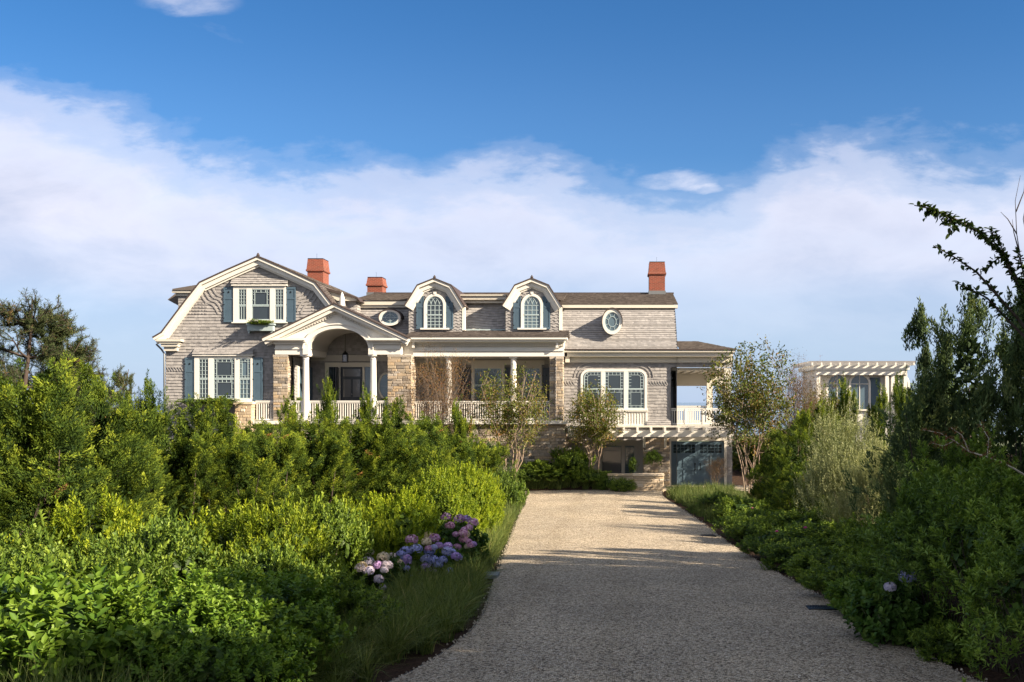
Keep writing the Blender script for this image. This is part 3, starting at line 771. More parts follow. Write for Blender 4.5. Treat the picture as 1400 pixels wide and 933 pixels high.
# triple arched-corner window
x0, x1, zt, zb = X(794), X(884.5), Z(505), Z(559)
rr_ = X(806)-X(794); rz_ = rr_*.9
oo = [(x0,zb)] + ell(x0+rr_, zt-rz_, rr_, rz_, 180, 90, 10) + ell(x1-rr_, zt-rz_, rr_, rz_, 90, 0, 10) + [(x1,zb)]
tt = .12
ii = [(x0+tt,zb)] + ell(x0+rr_, zt-rz_, rr_-tt, rz_-tt, 180, 90, 10) + ell(x1-rr_, zt-rz_, rr_-tt, rz_-tt, 90, 0, 10) + [(x1-tt,zb)]
m = MB(); m.band(oo, ii, d-.1, d); m.box(x0-.05, x1+.05, d-.16, d, zb-.1, zb)
for a, b_ in ((822,827),(853,858.5)): m.box(X(a), X(b_), d-.095, d, zb, zt-.05)
w = part(m, 'window', 'white')
m = MB(); m.prism(ii, d-.054, d-.046); part(m, 'pane', 'glass', w)
for (a, b_, ar) in ((798.5,822,-1),(827,853,0),(858.5,880.5,1)):
    m = MB(); xa, xb = X(a), X(b_); mid = Z(532)
    muntin_grid(m, xa, xb, zb, mid, d-.07, 'border')
    t = .022; zt2 = zt-tt
    r2 = .32
    m.box(xa, xb, d-.08, d-.04, mid-.03, mid+.03)
    if ar == 0: m.box(xa, xb, d-.08, d-.04, zt2-.045, zt2); m.box(xa,xa+.045,d-.079,d-.04,mid,zt2); m.box(xb-.045,xb,d-.079,d-.04,mid,zt2)
    else:
        s = ar; xe = xb if s == 1 else xa; xo = xa if s == 1 else xb
        cc = [(xo,zt2)] + [(xe - s*r2 + s*r2*math.sin(R(9*i)), zt2-r2+r2*math.cos(R(9*i))) for i in range(11)] + [(xe,mid)]
        c2 = [(xo,zt2-.045)] + [(xe - s*r2 + s*(r2-.045)*math.sin(R(9*i)), zt2-r2+(r2-.045)*math.cos(R(9*i))) for i in range(11)] + [(xe-s*.045,mid)]
        m.band(cc, c2, d-.08, d-.04)
        c3 = [(xo,zt2-.17)] + [(xe - s*r2 + s*(r2-.17)*math.sin(R(9*i)), zt2-r2+(r2-.17)*math.cos(R(9*i))) for i in range(11)] + [(xe-s*.17,mid)]
        c4 = [(xo,zt2-.19)] + [(xe - s*r2 + s*(r2-.19)*math.sin(R(9*i)), zt2-r2+(r2-.19)*math.cos(R(9*i))) for i in range(11)] + [(xe-s*.19,mid)]
        m.band(c3, c4, d-.075, d-.045); m.box(xo, xo+s*.045, d-.079, d-.04, mid, zt2)
    if ar == 0: m.box(xa,xb,d-.075,d-.045,zt2-.19,zt2-.17); m.box(xa+.16,xa+.18,d-.074,d-.045,mid,zt2); m.box(xb-.18,xb-.16,d-.074,d-.045,mid,zt2)
    for k in range(1,5): x = xa+(xb-xa)*k/5; m.box(x-.01,x+.01,d-.074,d-.045,zt2-.18,zt2-.03)
    for k in range(1,5):
        z = mid+(zt2-.1-mid)*k/5; m.box(xa,xa+.17,d-.073,d-.045,z-.01,z+.01); m.box(xb-.17,xb,d-.073,d-.045,z-.01,z+.01)
    part(m, 'sash', 'muntin', w)
# arched drip course over the window
m = MB()
for e in (.12, .3): 
    o2 = ell(x1-rr_, zt-rz_, rr_+e+.05, rz_+e+.05, 95, 0, 12); i2 = ell(x1-rr_, zt-rz_, rr_+e, rz_+e, 95, 0, 12); m.band(o2, i2, d-.06, d)
    o2 = ell(x0+rr_, zt-rz_, rr_+e+.05, rz_+e+.05, 180, 85, 12); i2 = ell(x0+rr_, zt-rz_, rr_+e, rz_+e, 180, 85, 12); m.band(o2, i2, d-.06, d)
part(m, 'arched_course', 'shingle')
m = MB(); m.box(X(794), X(885), d-.05, d, Z(582), Z(561)); m.box(X(793), X(886), d-.14, d, Z(563), Z(560.5)); m.box(X(793), X(886), d-.12, d, Z(583), Z(580.5))
for i in range(24): x = X(794)+(X(885)-X(794))*(i+.5)/24; m.box(x-.025, x+.025, d-.08, d-.04, Z(581), Z(563))
for px in (794.6,854,884): m.box(X(px)-.05, X(px)+.05, d-.1, d-.04, Z(582), Z(561))
part(m, 'balcony_panel', 'white')
# covered side porch
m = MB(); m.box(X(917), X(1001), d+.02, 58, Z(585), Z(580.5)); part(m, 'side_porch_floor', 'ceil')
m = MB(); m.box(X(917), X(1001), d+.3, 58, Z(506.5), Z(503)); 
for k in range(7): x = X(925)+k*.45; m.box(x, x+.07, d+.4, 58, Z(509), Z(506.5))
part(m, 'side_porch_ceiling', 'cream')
m = MB(); m.box(wx(905,58), wx(990,58), 57.8, 58, wz(528,58), wz(505,58)); part(m, 'side_porch_beam', 'cream'); m = MB(); m.box(X(917), X(1001), 54.3, 54.5, Z(512), Z(508)); part(m, 'side_porch_beam', 'cream')
for (a, b_, dd) in ((914.5,919,57.8),(966,974,57.8)): m = MB(); m.box(wx(a,dd), wx(b_,dd), dd-.2, dd+.1, wz(584,dd), wz(506,dd)); part(m, 'post', 'cream')
m = MB(); m.box(X(990), X(1000), d, d+.35, Z(582), Z(503)); part(m, 'post', 'cream')
railing(X(917.5), X(990), d+.1, Z(582), Z(558.5), posts=[X(938), X(962)])
railing(wx(919,57.8), wx(966,57.8), 57.8, wz(578,57.8), wz(555,57.8), name='rear_railing', m='cream')
# lower level
m = MB(); lapfront(m, d+.02, 602, 585, lambda z: X(771), lambda z: X(1000)); m.box(X(780), X(1001), d+.03, d+.12, Z(602), Z(584), .4)
m.box(X(990), X(1001), d, d+8, -.2, Z(584), .4); lapfront(m, d-.01, 668, 602, lambda z: X(992), lambda z: X(1001)); part(m, 'lower_wall', 'shingle')
m = MB(); m.box(X(770), X(882), 52.3, 52.5, -.2, Z(598)); m.box(X(818), X(882), 52.2, 52.3, wz(608,52), wz(600,52)); m.box(X(818),X(822),52.22,52.3,0,wz(608,52)); m.box(X(850),X(854),52.22,52.3,0,wz(608,52)); m.box(X(868),X(872),52.22,52.3,0,wz(608,52)); part(m, 'garden_room_wall', 'cream')
for (a, b_) in ((823,849.5),(854.5,867)):
    x0_, x1_ = wx(a,52.2), wx(b_,52.2); m = MB(); m.box(x0_, x1_, 52.24, 52.25, wz(652,52.2), wz(610,52.2)); w = part(m, 'window', 'curtain' if a < 850 else 'glass2')
    m = MB(); muntin_grid(m, x0_, x1_, wz(652,52.2), wz(610,52.2), 52.18, 'top' if a < 850 else (2,6)); part(m, 'muntin', 'garage', w)
m = MB(); pier(m, X(880), X(914.5), d-.35, d+.4, -.1, Z(599)); part(m, 'stone_pier', 'stone')
m = MB(); m.box(X(914.5), X(994), d-.02, d+.1, Z(603), Z(598)); m.box(X(914.5), X(917.5), d-.08, d+.1, 0, Z(603)); m.box(X(990), X(993.5), d-.08, d+.1, 0, Z(603)); part(m, 'garage_frame', 'cream')
m = MB(); g0, g1 = X(917.5), X(990); gm = (g0+g1)/2; gt = Z(604)
m.box(g0, g1, d+.05, d+.1, 0, gt)
for (a, b_) in ((g0, gm-.01), (gm+.01, g1)):
    m.box(a, a+.12, d+.02, d+.05, .01, gt-.01); m.box(b_-.12, b_, d+.02, d+.05, .01, gt-.01)
    for z_, h in ((.01,.2),(.8,.12),(1.55,.14),(gt-.15,.14)): m.box(a+.001, b_-.001, d+.018, d+.05, z_, z_+h)
    mm_ = (a+b_)/2; m.box(mm_-.05, mm_+.05, d+.019, d+.05, .01, 1.6)
gd = part(m, 'garage_door', 'garage')
m = MB()
for (a, b_) in ((g0+.12, gm-.13), (gm+.13, g1-.12)): m.box(a, b_, d+.035, d+.045, 1.69, gt-.15)
part(m, 'pane', 'glass', gd)
m = MB()
for (a, b_) in ((g0+.12, gm-.13), (gm+.13, g1-.12)):
    for k in range(1,6): x = a+(b_-a)*k/6; m.box(x-.009, x+.009, d+.02, d+.034, 1.69, gt-.15)
    for k in range(1,3): z = 1.69+(gt-.15-1.69)*k/3; m.box(a, b_, d+.021, d+.033, z-.009, z+.009)
part(m, 'muntin', 'garage', gd)
for s in (-1, 1):
    m = MB(); m.tube([(gm+s*.13,d+.02,.82),(gm+s*.13,d-.05,.85),(gm+s*.13,d-.05,1.12),(gm+s*.13,d+.02,1.15)],[.018]*4,6); m.box(gm+s*.13-.04,gm+s*.13+.04,d+.005,d+.02,.8,.86); m.box(gm+s*.13-.04,gm+s*.13+.04,d+.005,d+.02,1.11,1.17); part(m, 'handle', 'iron', gd)
# garage pergola
pd = 49.7
m = MB(); m.box(wx(776,pd), wx(1003,pd), pd, pd+.16, wz(597.5,pd), wz(588.5,pd)); pg = part(m, 'garage_pergola', 'white')
m = MB()
for i in range(13):
    x = wx(778+18.7*i, pd); m.box(x-.05, x+.05, pd-.3, d-.03, wz(591,pd), wz(584.5,pd))
    
part(m, 'rafter', 'white', pg)
m = MB()
for k in range(4): y = pd-.15+k*.32; m.box(wx(774,pd), wx(1005,pd), y, y+.07, wz(584.4,pd), wz(582.6,pd))
part(m, 'batten', 'cream', pg)
for px in (881.5, 911):
    m = MB(); x = wx(px,pd); m.box(x-.06, x+.06, d-.5, d-.36, wz(613,pd), wz(597.6,pd)); m.tube([(x,d-.43,wz(612,pd)),(x,pd+.1,wz(598,pd))],[.05,.05],4); part(m, 'bracket', 'white', pg)
# stone arch corner at the left of the lower level
m = MB(); x0_, x1_ = X(773), X(800); stn = ell(X(788), 1.5, .62, .75, 180, 0, 12); 
m.band(ell(X(788), 1.5, .85, .98, 180, 0, 12), stn, d-.2, d+.5, .8); m.box(X(770), X(777), d-.2, d+.5, 0, 1.6, .5); part(m, 'stone_arch', 'stone')

# lantern, lamps and plants standing on or hanging from the house
def lantern(x, y, z, s, label, rod=0):
    o = thing('lantern', (x,y,z-.5*s), label, 'lantern')
    m = MB(); 
    for a, b_ in ((-1,-1),(1,-1),(1,1),(-1,1)): m.box(x+a*.13*s-.012, x+a*.13*s+.012, y+b_*.13*s-.012, y+b_*.13*s+.012, z-.45*s, z-.05*s)
    m.box(x-.15*s, x+.15*s, y-.15*s, y+.15*s, z-.5*s, z-.45*s); m.lathe([(.2*s,z-.05*s),(.13*s,z+.05*s),(.05*s,z+.12*s),(.03*s,z+.18*s)], x, y, 12)
    if rod: m.tube([(x,y,z+.15*s),(x,y,z+rod)],[.012,.012],6)
    m.build('frame', M['iron'], o)
    g = MB(); g.box(x-.115*s, x+.115*s, y-.115*s, y+.115*s, z-.44*s, z-.07*s); g.build('glass', M['curtain'], o)
    return o
lantern(wx(472,51), 51.0, wz(484,51), .9, 'black glass lantern hanging under the portico arch', 1.0)
lantern(XB(424.5), BW-.2, ZB(518), .6, 'small black wall lantern left of the front door')
lantern(wx(921,53), 53, wz(520,53), .7, 'small black lantern hanging in the side porch opening', .35)
# ================================================================== setting
SUN_AZ, SUN_EL = R(114), R(28)      # azimuth clockwise from +y
sdir = Vector((math.sin(SUN_AZ)*math.cos(SUN_EL), math.cos(SUN_AZ)*math.cos(SUN_EL), math.sin(SUN_EL)))

def sheet(name, xs, ys, m, dz=0.0, clip=None, kind='structure', jitter=0):
    vs, fs = [], []
    for y in ys:
        for x in xs: vs.append((x, y, gz(x, y) + dz + (mnoise.noise(Vector((x*1.7, y*1.7, 3)))*jitter if jitter else 0)))
    nx = len(xs)
    for j in range(len(ys)-1):
        for i in range(nx-1):
            a = j*nx+i; fs.append((a, a+1, a+nx+1, a+nx))
    me = bpy.data.meshes.new(name); me.from_pydata(vs, [], fs); me.shade_smooth(); me.materials.append(m)
    o = bpy.data.objects.new(name, me); C.objects.link(o); o['kind'] = kind; return o
def arange(a, b, s):
    out = []; x = a
    while x < b - 1e-6: out.append(x); x += s
    return out + [b]
# mulch / soil
m_, nt, b = mat('bark_mulch')
g = geo(nt); n1 = nt.noise(22, 5, g, .7); n2 = nt.noise(1.2, 3, g)
c = nt.ramp(n1, [(.3,(.012,.008,.006)),(.5,(.04,.024,.016)),(.7,(.085,.052,.034))])
nt.l.new(c, b.inputs['Base Color']); b.inputs['Roughness'].default_value = .95; b.inputs['Specular IOR Level'].default_value = .1
nt.l.new(nt.bump(n1, .9, .04), b.inputs['Normal']); M['mulch'] = m_
# gravel
m_, nt, b = mat('pale_gravel')
g = geo(nt)
vo = nt.new('ShaderNodeTexVoronoi', feature='F1'); nt.l.new(g, vo.inputs['Vector']); vo.inputs['Scale'].default_value = 42
ve = nt.new('ShaderNodeTexVoronoi', feature='DISTANCE_TO_EDGE'); nt.l.new(g, ve.inputs['Vector']); ve.inputs['Scale'].default_value = 42
sepc = nt.new('ShaderNodeSeparateColor', inp={0: vo.outputs['Color']})
c = nt.ramp(sepc.outputs[0], [(0,(.09,.07,.055)),(.18,(.28,.235,.18)),(.32,(.56,.485,.38)),(.6,(.74,.645,.505)),(.82,(.85,.76,.61)),(1,(.93,.88,.79))])
e = nt.ramp(ve.outputs['Distance'], [(0,(.28,.24,.21)),(.16,(1,1,1))])
c = nt.mix(.9, c, e, 'MULTIPLY')
big = nt.ramp(nt.noise(.45, 4, g), [(.35,(.86,.85,.84)),(.65,(1.08,1.06,1.03))])
c = nt.mix(1, c, big, 'MULTIPLY')
patch = nt.ramp(nt.noise(.9, 3, g), [(.6,0.0),(.75,.45)])
c = nt.mix(1, c, nt.ramp(nt.noise(5, 3, g), [(.3,(.88,.87,.85)),(.7,(1.06,1.05,1.03))]), 'MULTIPLY')
sx = nt.new('ShaderNodeSeparateXYZ', inp={0: g}); tr_ = nt.math('ABSOLUTE', nt.math('SUBTRACT', nt.math('ABSOLUTE', nt.math('ADD', sx.outputs[0], nt.math('MULTIPLY', nt.noise(.12, 2, g), 1.6))), .85))
c = nt.mix(1, c, nt.ramp(tr_, [(.0,(.93,.92,.90)),(.45,(1.0,1.0,1.0))], 'EASE'), 'MULTIPLY')
nt.l.new(c, b.inputs['Base Color']); b.inputs['Roughness'].default_value = .9; b.inputs['Specular IOR Level'].default_value = .25
hh = nt.math('ADD', nt.math('MULTIPLY', ve.outputs['Distance'], 1.6), nt.math('MULTIPLY', sepc.outputs[1], .5))
nt.l.new(nt.bump(hh, 1.0, .035), b.inputs['Normal']); M['gravel'] = m_
# meadow far off
M['meadow'] = simple('far_meadow', (.06,.075,.03), .9, .4, .2)
m_, nt, b = mat('sea_water'); b.inputs['Base Color'].default_value = (.03,.07,.10,1); b.inputs['Roughness'].default_value = .15
nt.l.new(nt.bump(nt.noise(.6, 4, geo(nt)), .5, .2), b.inputs['Normal']); M['sea'] = m_

sheet('ground', arange(-40, 40, .5), arange(-12, 80, .5), M['mulch'], -.02, jitter=.05)
# outer land (four strips butted round the near ground)
mo = MB()
def outer(x0, x1, y0, y1): mo.face([(x0,y0,gz(-12,y0)*0-.35 if y0>80 else -.35),(x1,y0,-.35),(x1,y1,-.35),(x0,y1,-.35)])
outer(-400, 400, -400, 140); o = mo.build('land', M['meadow']); o['kind'] = 'structure'
mo = MB(); mo.face([(-9000,140,-1.2),(9000,140,-1.2),(9000,12000,-1.2),(-9000,12000,-1.2)]); o = mo.build('sea', M['sea']); o['kind'] = 'structure'

# drive: left and right edges by depth
LE = [G(*p) for p in ((545,933),(603,899),(640,872),(663,842),(672,812),(680,788),(688,765),(699,738),(711,706),(719,690),(718,683),(712,677),(716,672.5))]
RE = [G(*p) for p in ((1325,933),(1270,900),(1200,857),(1120,817),(1050,779),(1000,748),(960,717),(925,692),(912,684),(905,678),(906,672.5))]
LE = [(LE[0][0]-2.2, LE[0][1]-1.6, 0)] + LE; RE = [(RE[0][0]+1.4, RE[0][1]-3.5, 0), (RE[0][0]+.6, RE[0][1]-1.6, 0)] + RE
LE = [(-4.5, -10, 0), (-4.4, 2, 0), (-4.2, 7.6, 0)] + LE[1:]
RE = [(2.6, -10, 0), (3.0, 2, 0)] + RE[1:]
def edge_at(E, y):
    for a, b_ in zip(E, E[1:]):
        if a[1] <= y <= b_[1]: return a[0] + (b_[0]-a[0])*(y-a[1])/max(1e-6, b_[1]-a[1])
    return E[-1][0] if y > E[-1][1] else E[0][0]
def smooth_edge(E, y): return sum(edge_at(E, y+q) for q in (-.5,-.25,0,.25,.5))/5
YEND = LE[-1][1]
ys = arange(-10, YEND, .25); vs, fs = [], []
NX = 14
for y in ys:
    a, b_ = smooth_edge(LE, y), smooth_edge(RE, y)
    for i in range(NX+1):
        t = i/NX; x = a+(b_-a)*t; vs.append((x, y, gz(x,y)+.035+.05*math.sin(t*PI)))
for j in range(len(ys)-1):
    for i in range(NX): q = j*(NX+1)+i; fs.append((q, q+1, q+NX+2, q+NX+1))
me = bpy.data.meshes.new('gravel_drive'); me.from_pydata(vs, [], fs); me.shade_smooth(); me.materials.append(M['gravel'])
o = bpy.data.objects.new('gravel_drive', me); C.objects.link(o); o['kind'] = 'structure'
# court continuing to the garage behind the planting
m = MB(); m.face([(1.75,YEND,.036),(7.2,YEND,.036),(7.2,50.95,.036),(1.75,50.95,.036)]); o = m.build('court', M['gravel']); o['kind'] = 'structure'
# steel edging
def edging(E, s):
    m = MB(); prev = None
    for y in arange(-9.5, YEND, .5):
        x = smooth_edge(E, y) + s*.02; z = gz(x, y); p = (x, y, z)
        if prev:
            for dx in (0, .02*s): m.face([(prev[0]+dx,prev[1],prev[2]-.02),(p[0]+dx,p[1],p[2]-.02),(p[0]+dx,p[1],p[2]+.025),(prev[0]+dx,prev[1],prev[2]+.025)])
            m.face([(prev[0],prev[1],prev[2]+.025),(p[0],p[1],p[2]+.025),(p[0]+.02*s,p[1],p[2]+.025),(prev[0]+.02*s,prev[1],prev[2]+.025)])
        prev = p
    o = m.build('drive_edging', M['iron']); o['kind'] = 'structure'
edging(LE, -1); edging(RE, 1)
# drains and slab
def drain(px, py, w, dz, label):
    x, y, z = G(px, py); z += .05; o = thing('drain_grate', (x,y,z), label, 'drain', 'drain grates set in the gravel drive')
    m = MB(); m.box(x-w/2, x+w/2, y-dz/2, y-dz/2+.03, z, z+.02); m.box(x-w/2, x+w/2, y+dz/2-.03, y+dz/2, z, z+.02); m.box(x-w/2, x-w/2+.03, y-dz/2, y+dz/2, z+.001, z+.019); m.box(x+w/2-.03, x+w/2, y-dz/2, y+dz/2, z+.001, z+.019); m.build('frame', M['iron'], o)
    m = MB(); n = int(w/.05)
    for i in range(n): xx = x-w/2+.03+(w-.06)*(i+.5)/n; m.box(xx-.012, xx+.012, y-dz/2+.03, y+dz/2-.03, z+.002, z+.015)
    m.face([(x-w/2+.03,y-dz/2+.03,z-.006),(x+w/2-.03,y-dz/2+.03,z-.006),(x+w/2-.03,y+dz/2-.03,z-.006),(x-w/2+.03,y+dz/2-.03,z-.006)])
    m.build('grille', M['iron'], o)
drain(968, 735, .42, .3, 'small dark metal drain grate in the far sunlit gravel by the right edge')
drain(1123, 836, .46, .3, 'dark metal drain grate in the near shaded gravel by the right edge')
x, y, z = G(668, 791); m = MB(); m.box(-.3,.3,-.22,.22,0,.07); o = single(m, 'stone_slab', simple('bluestone', (.16,.18,.19), .7, .2, 6), 'flat grey stone slab in the grass at the left edge of the drive', 'slab'); o.location = (x-.1, y, z+.03)
# low stone wall in front of the garden room
wd = 47.7
m = MB(); x0, x1 = wx(832,wd), wx(907,wd); zt = wz(651,wd); m.box(x0, x1, wd, wd+.45, -.1, zt, .1)
random.seed(3); stones(m, x0, x1, -.02, zt, wd, 'front', hr=(.1,.17), wr=(.2,.5)); stones(m, wd, wd+.45, -.02, zt, x1, 'right'); 
lw = thing('low_stone_wall', ((x0+x1)/2, wd, 0), 'low pale mortared stone wall at the end of the gravel drive', 'stone wall')
m.build('wall', M['palestone'], lw)
m = MB(); xx = x0-.05
while xx < x1: 
    w_ = random.uniform(.5,.8); m.box(xx+.004, min(x1+.06, xx+w_)-.004, wd-.06, wd+.5, zt, zt+.09+random.uniform(0,.006)); xx += w_
m.build('coping', M['palestone'], lw)

# ---------------- garden pavilion with pergola on the right
pd = 56.0; X = lambda p: wx(p, pd); Z = lambda p: wz(p, pd)
pv = thing('garden_pavilion', (X(1177), pd+2, 0), 'white garden pavilion with slatted pergola roof and arched windows behind the right shrubs', 'pavilion')
m = MB(); m.box(X(1118), X(1238), pd+.5, pd+4.5, 0, Z(501)); m.build('wall', M['white'], pv)
m = MB(); m.box(X(1112), X(1243), pd-.1, pd+.12, Z(506), Z(500)); m.box(X(1116), X(1240), pd-.05, pd+.49, Z(513), Z(506)); m.box(X(1112), X(1112)+.2, pd+.125, pd+4.6, Z(506)-.004, Z(500)-.004); m.build('beam', M['white'], pv)
m = MB()
for i in range(12):
    x = X(1108)+(X(1246)-X(1108))*i/11; m.box(x-.04, x+.04, pd-.55, pd+5, Z(500), Z(496.5)); 
m.build('rafter', M['white'], pv)
m = MB()
for i in range(14): y = pd-.45+.4*i; m.box(X(1105), X(1249), y, y+.05, Z(496.4), Z(494.2))
m.build('batten', M['shingle'], pv)
for px in (1119, 1213, 1221, 1238):
    m = MB(); m.box(X(px)-.1, X(px)+.1, pd, pd+.2, 0, Z(513)); m.build('post', M['white'], pv)
for px in (1147, 1178, 1232):
    cx, sp, rr0 = X(px), Z(525), .5; q = pd+.5
    oi = [(cx-rr0,Z(560))] + ell(cx, sp, rr0, rr0, 180, 0, 16) + [(cx+rr0,Z(560))]; oo = [(cx-rr0-.12,Z(560))] + ell(cx, sp, rr0+.12, rr0+.12, 180, 0, 16) + [(cx+rr0+.12,Z(560))]
    m = MB(); m.band(oo, oi, q-.1, q); m.box(cx-rr0-.15, cx+rr0+.15, q-.14, q, Z(560)-.08, Z(560)); w = m.build('window', M['white'], pv)
    m = MB(); m.prism(oi, q-.03, q-.02); m.build('pane', M['glass2'], w)
    m = MB(); m.box(cx-.02, cx+.02, q-.06, q-.03, Z(560), sp+rr0); m.box(cx-rr0, cx+rr0, q-.06, q-.031, sp-.02, sp+.02); m.build('muntin', M['white'], w)
for px in (1199,): 
    m = MB(); q = pd+.5; m.box(X(px)-.27, X(px)+.27, q-.08, q, Z(560), Z(516)); m.box(X(px)-.22, X(px)+.22, q-.1, q-.081, Z(558), Z(530)); m.build('shutter', M['shutter'], pv)

# ================================================================== sky
w = bpy.data.worlds.new('World'); bpy.context.scene.world = w; w.use_nodes = True
nt = NT(w.node_tree); bg = w.node_tree.nodes['Background']
sky = nt.new('ShaderNodeTexSky', sky_type='NISHITA'); sky.sun_disc = False
sky.sun_elevation = SUN_EL; sky.sun_rotation = SUN_AZ; sky.altitude = 0; sky.air_density = 1.0; sky.dust_density = .6; sky.ozone_density = 2.0
co = nt.new('ShaderNodeTexCoord'); sp = nt.new('ShaderNodeSeparateXYZ', inp={0: co.outputs['Generated']})
ay = nt.math('MAXIMUM', nt.math('ABSOLUTE', sp.outputs[1]), .12)
u = nt.math('DIVIDE', sp.outputs[0], ay); v = nt.math('DIVIDE', sp.outputs[2], ay)
pxn = nt.math('DIVIDE', nt.math('ADD', nt.math('MULTIPLY', u, F), PX+600), 2600, clamp=True)      # 0..1 over the width of the view and beyond
edge = [(-600,300),(-300,60),(0,103),(100,118),(200,158),(235,188),(330,208),(420,230),(520,228),(590,225),(650,203),(760,212),(830,262),(930,270),(1030,236),(1060,212),(1130,190),(1230,188),(1330,206),(1400,213),(1600,190),(2000,260)]
edgev = nt.ramp(pxn, [((a+600)/2600, (PY-b_)/F) for a, b_ in edge], 'B_SPLINE')
uv = nt.new('ShaderNodeCombineXYZ', inp={0: u, 1: v, 2: 0.0}).outputs[0]
mp = nt.new('ShaderNodeMapping'); nt.l.new(uv, mp.inputs[0]); mp.inputs['Scale'].default_value = (1, 2.3, 1)
nA = nt.noise(7, 8, mp.outputs[0], .58, .3); nB = nt.noise(24, 6, mp.outputs[0], .6, .2); nC = nt.noise(2.2, 4, mp.outputs[0], .5)
dep = nt.math('SUBTRACT', edgev, v)
dep = nt.math('ADD', dep, nt.math('MULTIPLY', nt.math('SUBTRACT', nA, .5), .115)); dep = nt.math('ADD', dep, nt.math('MULTIPLY', nt.math('SUBTRACT', nB, .5), .055))
den = nt.ramp(nt.math('ADD', nt.math('MULTIPLY', dep, 2.0), .3), [(.26,0.0),(.30,.12),(.36,.55),(.44,.88),(.55,1.0)], 'EASE')      # sharpish top edge
# thick cloud thins out towards the horizon
low = nt.ramp(nt.math('ADD', v, nt.math('MULTIPLY', nt.math('SUBTRACT', nC, .5), .09)), [(.03,.15),(.09,.4),(.15,.82),(.2,1.0)], 'EASE')
body = nt.math('MULTIPLY', den, low)
# stray wisps higher up
wn = nt.noise(3.0, 7, mp.outputs[0], .6, .4); wisp = nt.math('MULTIPLY', nt.ramp(wn, [(.62,0.0),(.8,.5)]), nt.ramp(v, [(.33,0.0),(.40,1.0)]))
def blob(px, py, rx, ry, amt):
    a = nt.math('DIVIDE', nt.math('SUBTRACT', u, (px-PX)/F), rx/F); b2 = nt.math('DIVIDE', nt.math('SUBTRACT', nt.math('ADD', v, nt.math('MULTIPLY', nt.math('SUBTRACT', nA, .5), .05)), (PY-py)/F), ry/F)
    r2 = nt.math('ADD', nt.math('MULTIPLY', a, a), nt.math('MULTIPLY', b2, b2))
    return nt.math('MULTIPLY', nt.ramp(r2, [(0,1.0),(1,0.0)], 'EASE'), amt)
ex = nt.math('MULTIPLY', nt.math('ADD', nt.math('ADD', blob(925,250,70,17,.62), blob(258,-2,80,22,.45)), blob(965,262,34,12,.5)), nt.ramp(nB, [(.3,.25),(.6,.95)]))
front = nt.math('GREATER_THAN', sp.outputs[1], 0.0)
ex = nt.math('MULTIPLY', ex, front)
cl = nt.math('MAXIMUM', body, nt.math('MAXIMUM', ex, wisp)); cl = nt.math('MULTIPLY', cl, .93, clamp=True)
# blue of the clear sky: the photograph's is deep; tint the physical sky
skyc = nt.mix(1, sky.outputs[0], (.26,.555,.835), 'MULTIPLY')
hz = nt.ramp(v, [(0,.0),(.12,.16),(.25,.75),(.42,1.0)], 'EASE')
skyh = nt.mix(nt.ramp(v, [(.0,.85),(.12,.6),(.25,.0)]), nt.mix(1, sky.outputs[0], (.66,.80,1.0), 'MULTIPLY'), (2.9,3.75,5.2))
SKYG = nt.mix(hz, skyh, skyc)
shade = nt.ramp(nt.math('ADD', nt.math('MULTIPLY', nt.math('SUBTRACT', nA, .5), 1.1), nt.math('MULTIPLY', dep, 3.0)), [(0,(5.7,5.7,6.4)),(.3,(5.1,5.1,5.9)),(.75,(3.5,3.8,4.9))])
cc = nt.new('ShaderNodeVectorMath', operation='SCALE'); nt.l.new(shade, cc.inputs[0]); cc.inputs['Scale'].default_value = 1.0
fin = nt.mix(cl, SKYG, cc.outputs[0])
# the rest of the dome (overhead and behind the road) gets bright cloud added out of view to lift the shade
dn = nt.noise(1.6, 6, co.outputs['Generated'], .55); el_ = nt.math('ADD', sp.outputs[2], nt.math('MULTIPLY', sp.outputs[1], -.75))
rest = nt.math('MULTIPLY', nt.ramp(el_, [(.10,0.0),(.38,1.0)], 'EASE'), nt.ramp(dn, [(.30,.35),(.55,1.0)]))
fin = nt.mix(rest, fin, (4.3,4.45,4.9))
nt.l.new(fin, bg.inputs[0]); bg.inputs[1].default_value = .0595

L = bpy.data.lights.new('Sun', 'SUN'); L.energy = 5.0; L.angle = R(.53); L.color = (1.0, .84, .635)
lo = bpy.data.objects.new('Sun', L); C.objects.link(lo); lo.rotation_euler = (-sdir).to_track_quat('-Z', 'Y').to_euler(); lo.location = (20, -10, 30)

cam = bpy.data.cameras.new('Camera'); co_ = bpy.data.objects.new('Camera', cam); C.objects.link(co_)
co_.location = (0, 0, CAMZ); co_.rotation_euler = (R(90), 0, 0)
cam.sensor_width = 36; cam.lens = F/1400*36; cam.shift_x = -(PX-700)/1400; cam.shift_y = (PY-466.5)/1400
cam.clip_end = 20000; cam.clip_start = .1
sc = bpy.context.scene; sc.camera = co_
sc.view_settings.view_transform = 'Standard'; sc.view_settings.look = 'None'; sc.view_settings.gamma = 1; sc.view_settings.exposure = 1.55
sc.render.engine = 'CYCLES'
sc.cycles.max_bounces = 6; sc.cycles.diffuse_bounces = 3; sc.cycles.glossy_bounces = 2; sc.cycles.transmission_bounces = 4; sc.cycles.transparent_max_bounces = 4
sc.cycles.use_denoising = True; sc.cycles.caustics_reflective = False; sc.cycles.caustics_refractive = False
try: sc.cycles.use_adaptive_sampling = True; sc.cycles.adaptive_threshold = .015
except Exception: pass
# ================================================================== vegetation
rng = np.random.default_rng(11)
def nrm(a): return a / np.maximum(1e-9, np.linalg.norm(a, axis=1, keepdims=True))
def rdir(n):
    v = rng.normal(size=(n, 3)); return nrm(v)

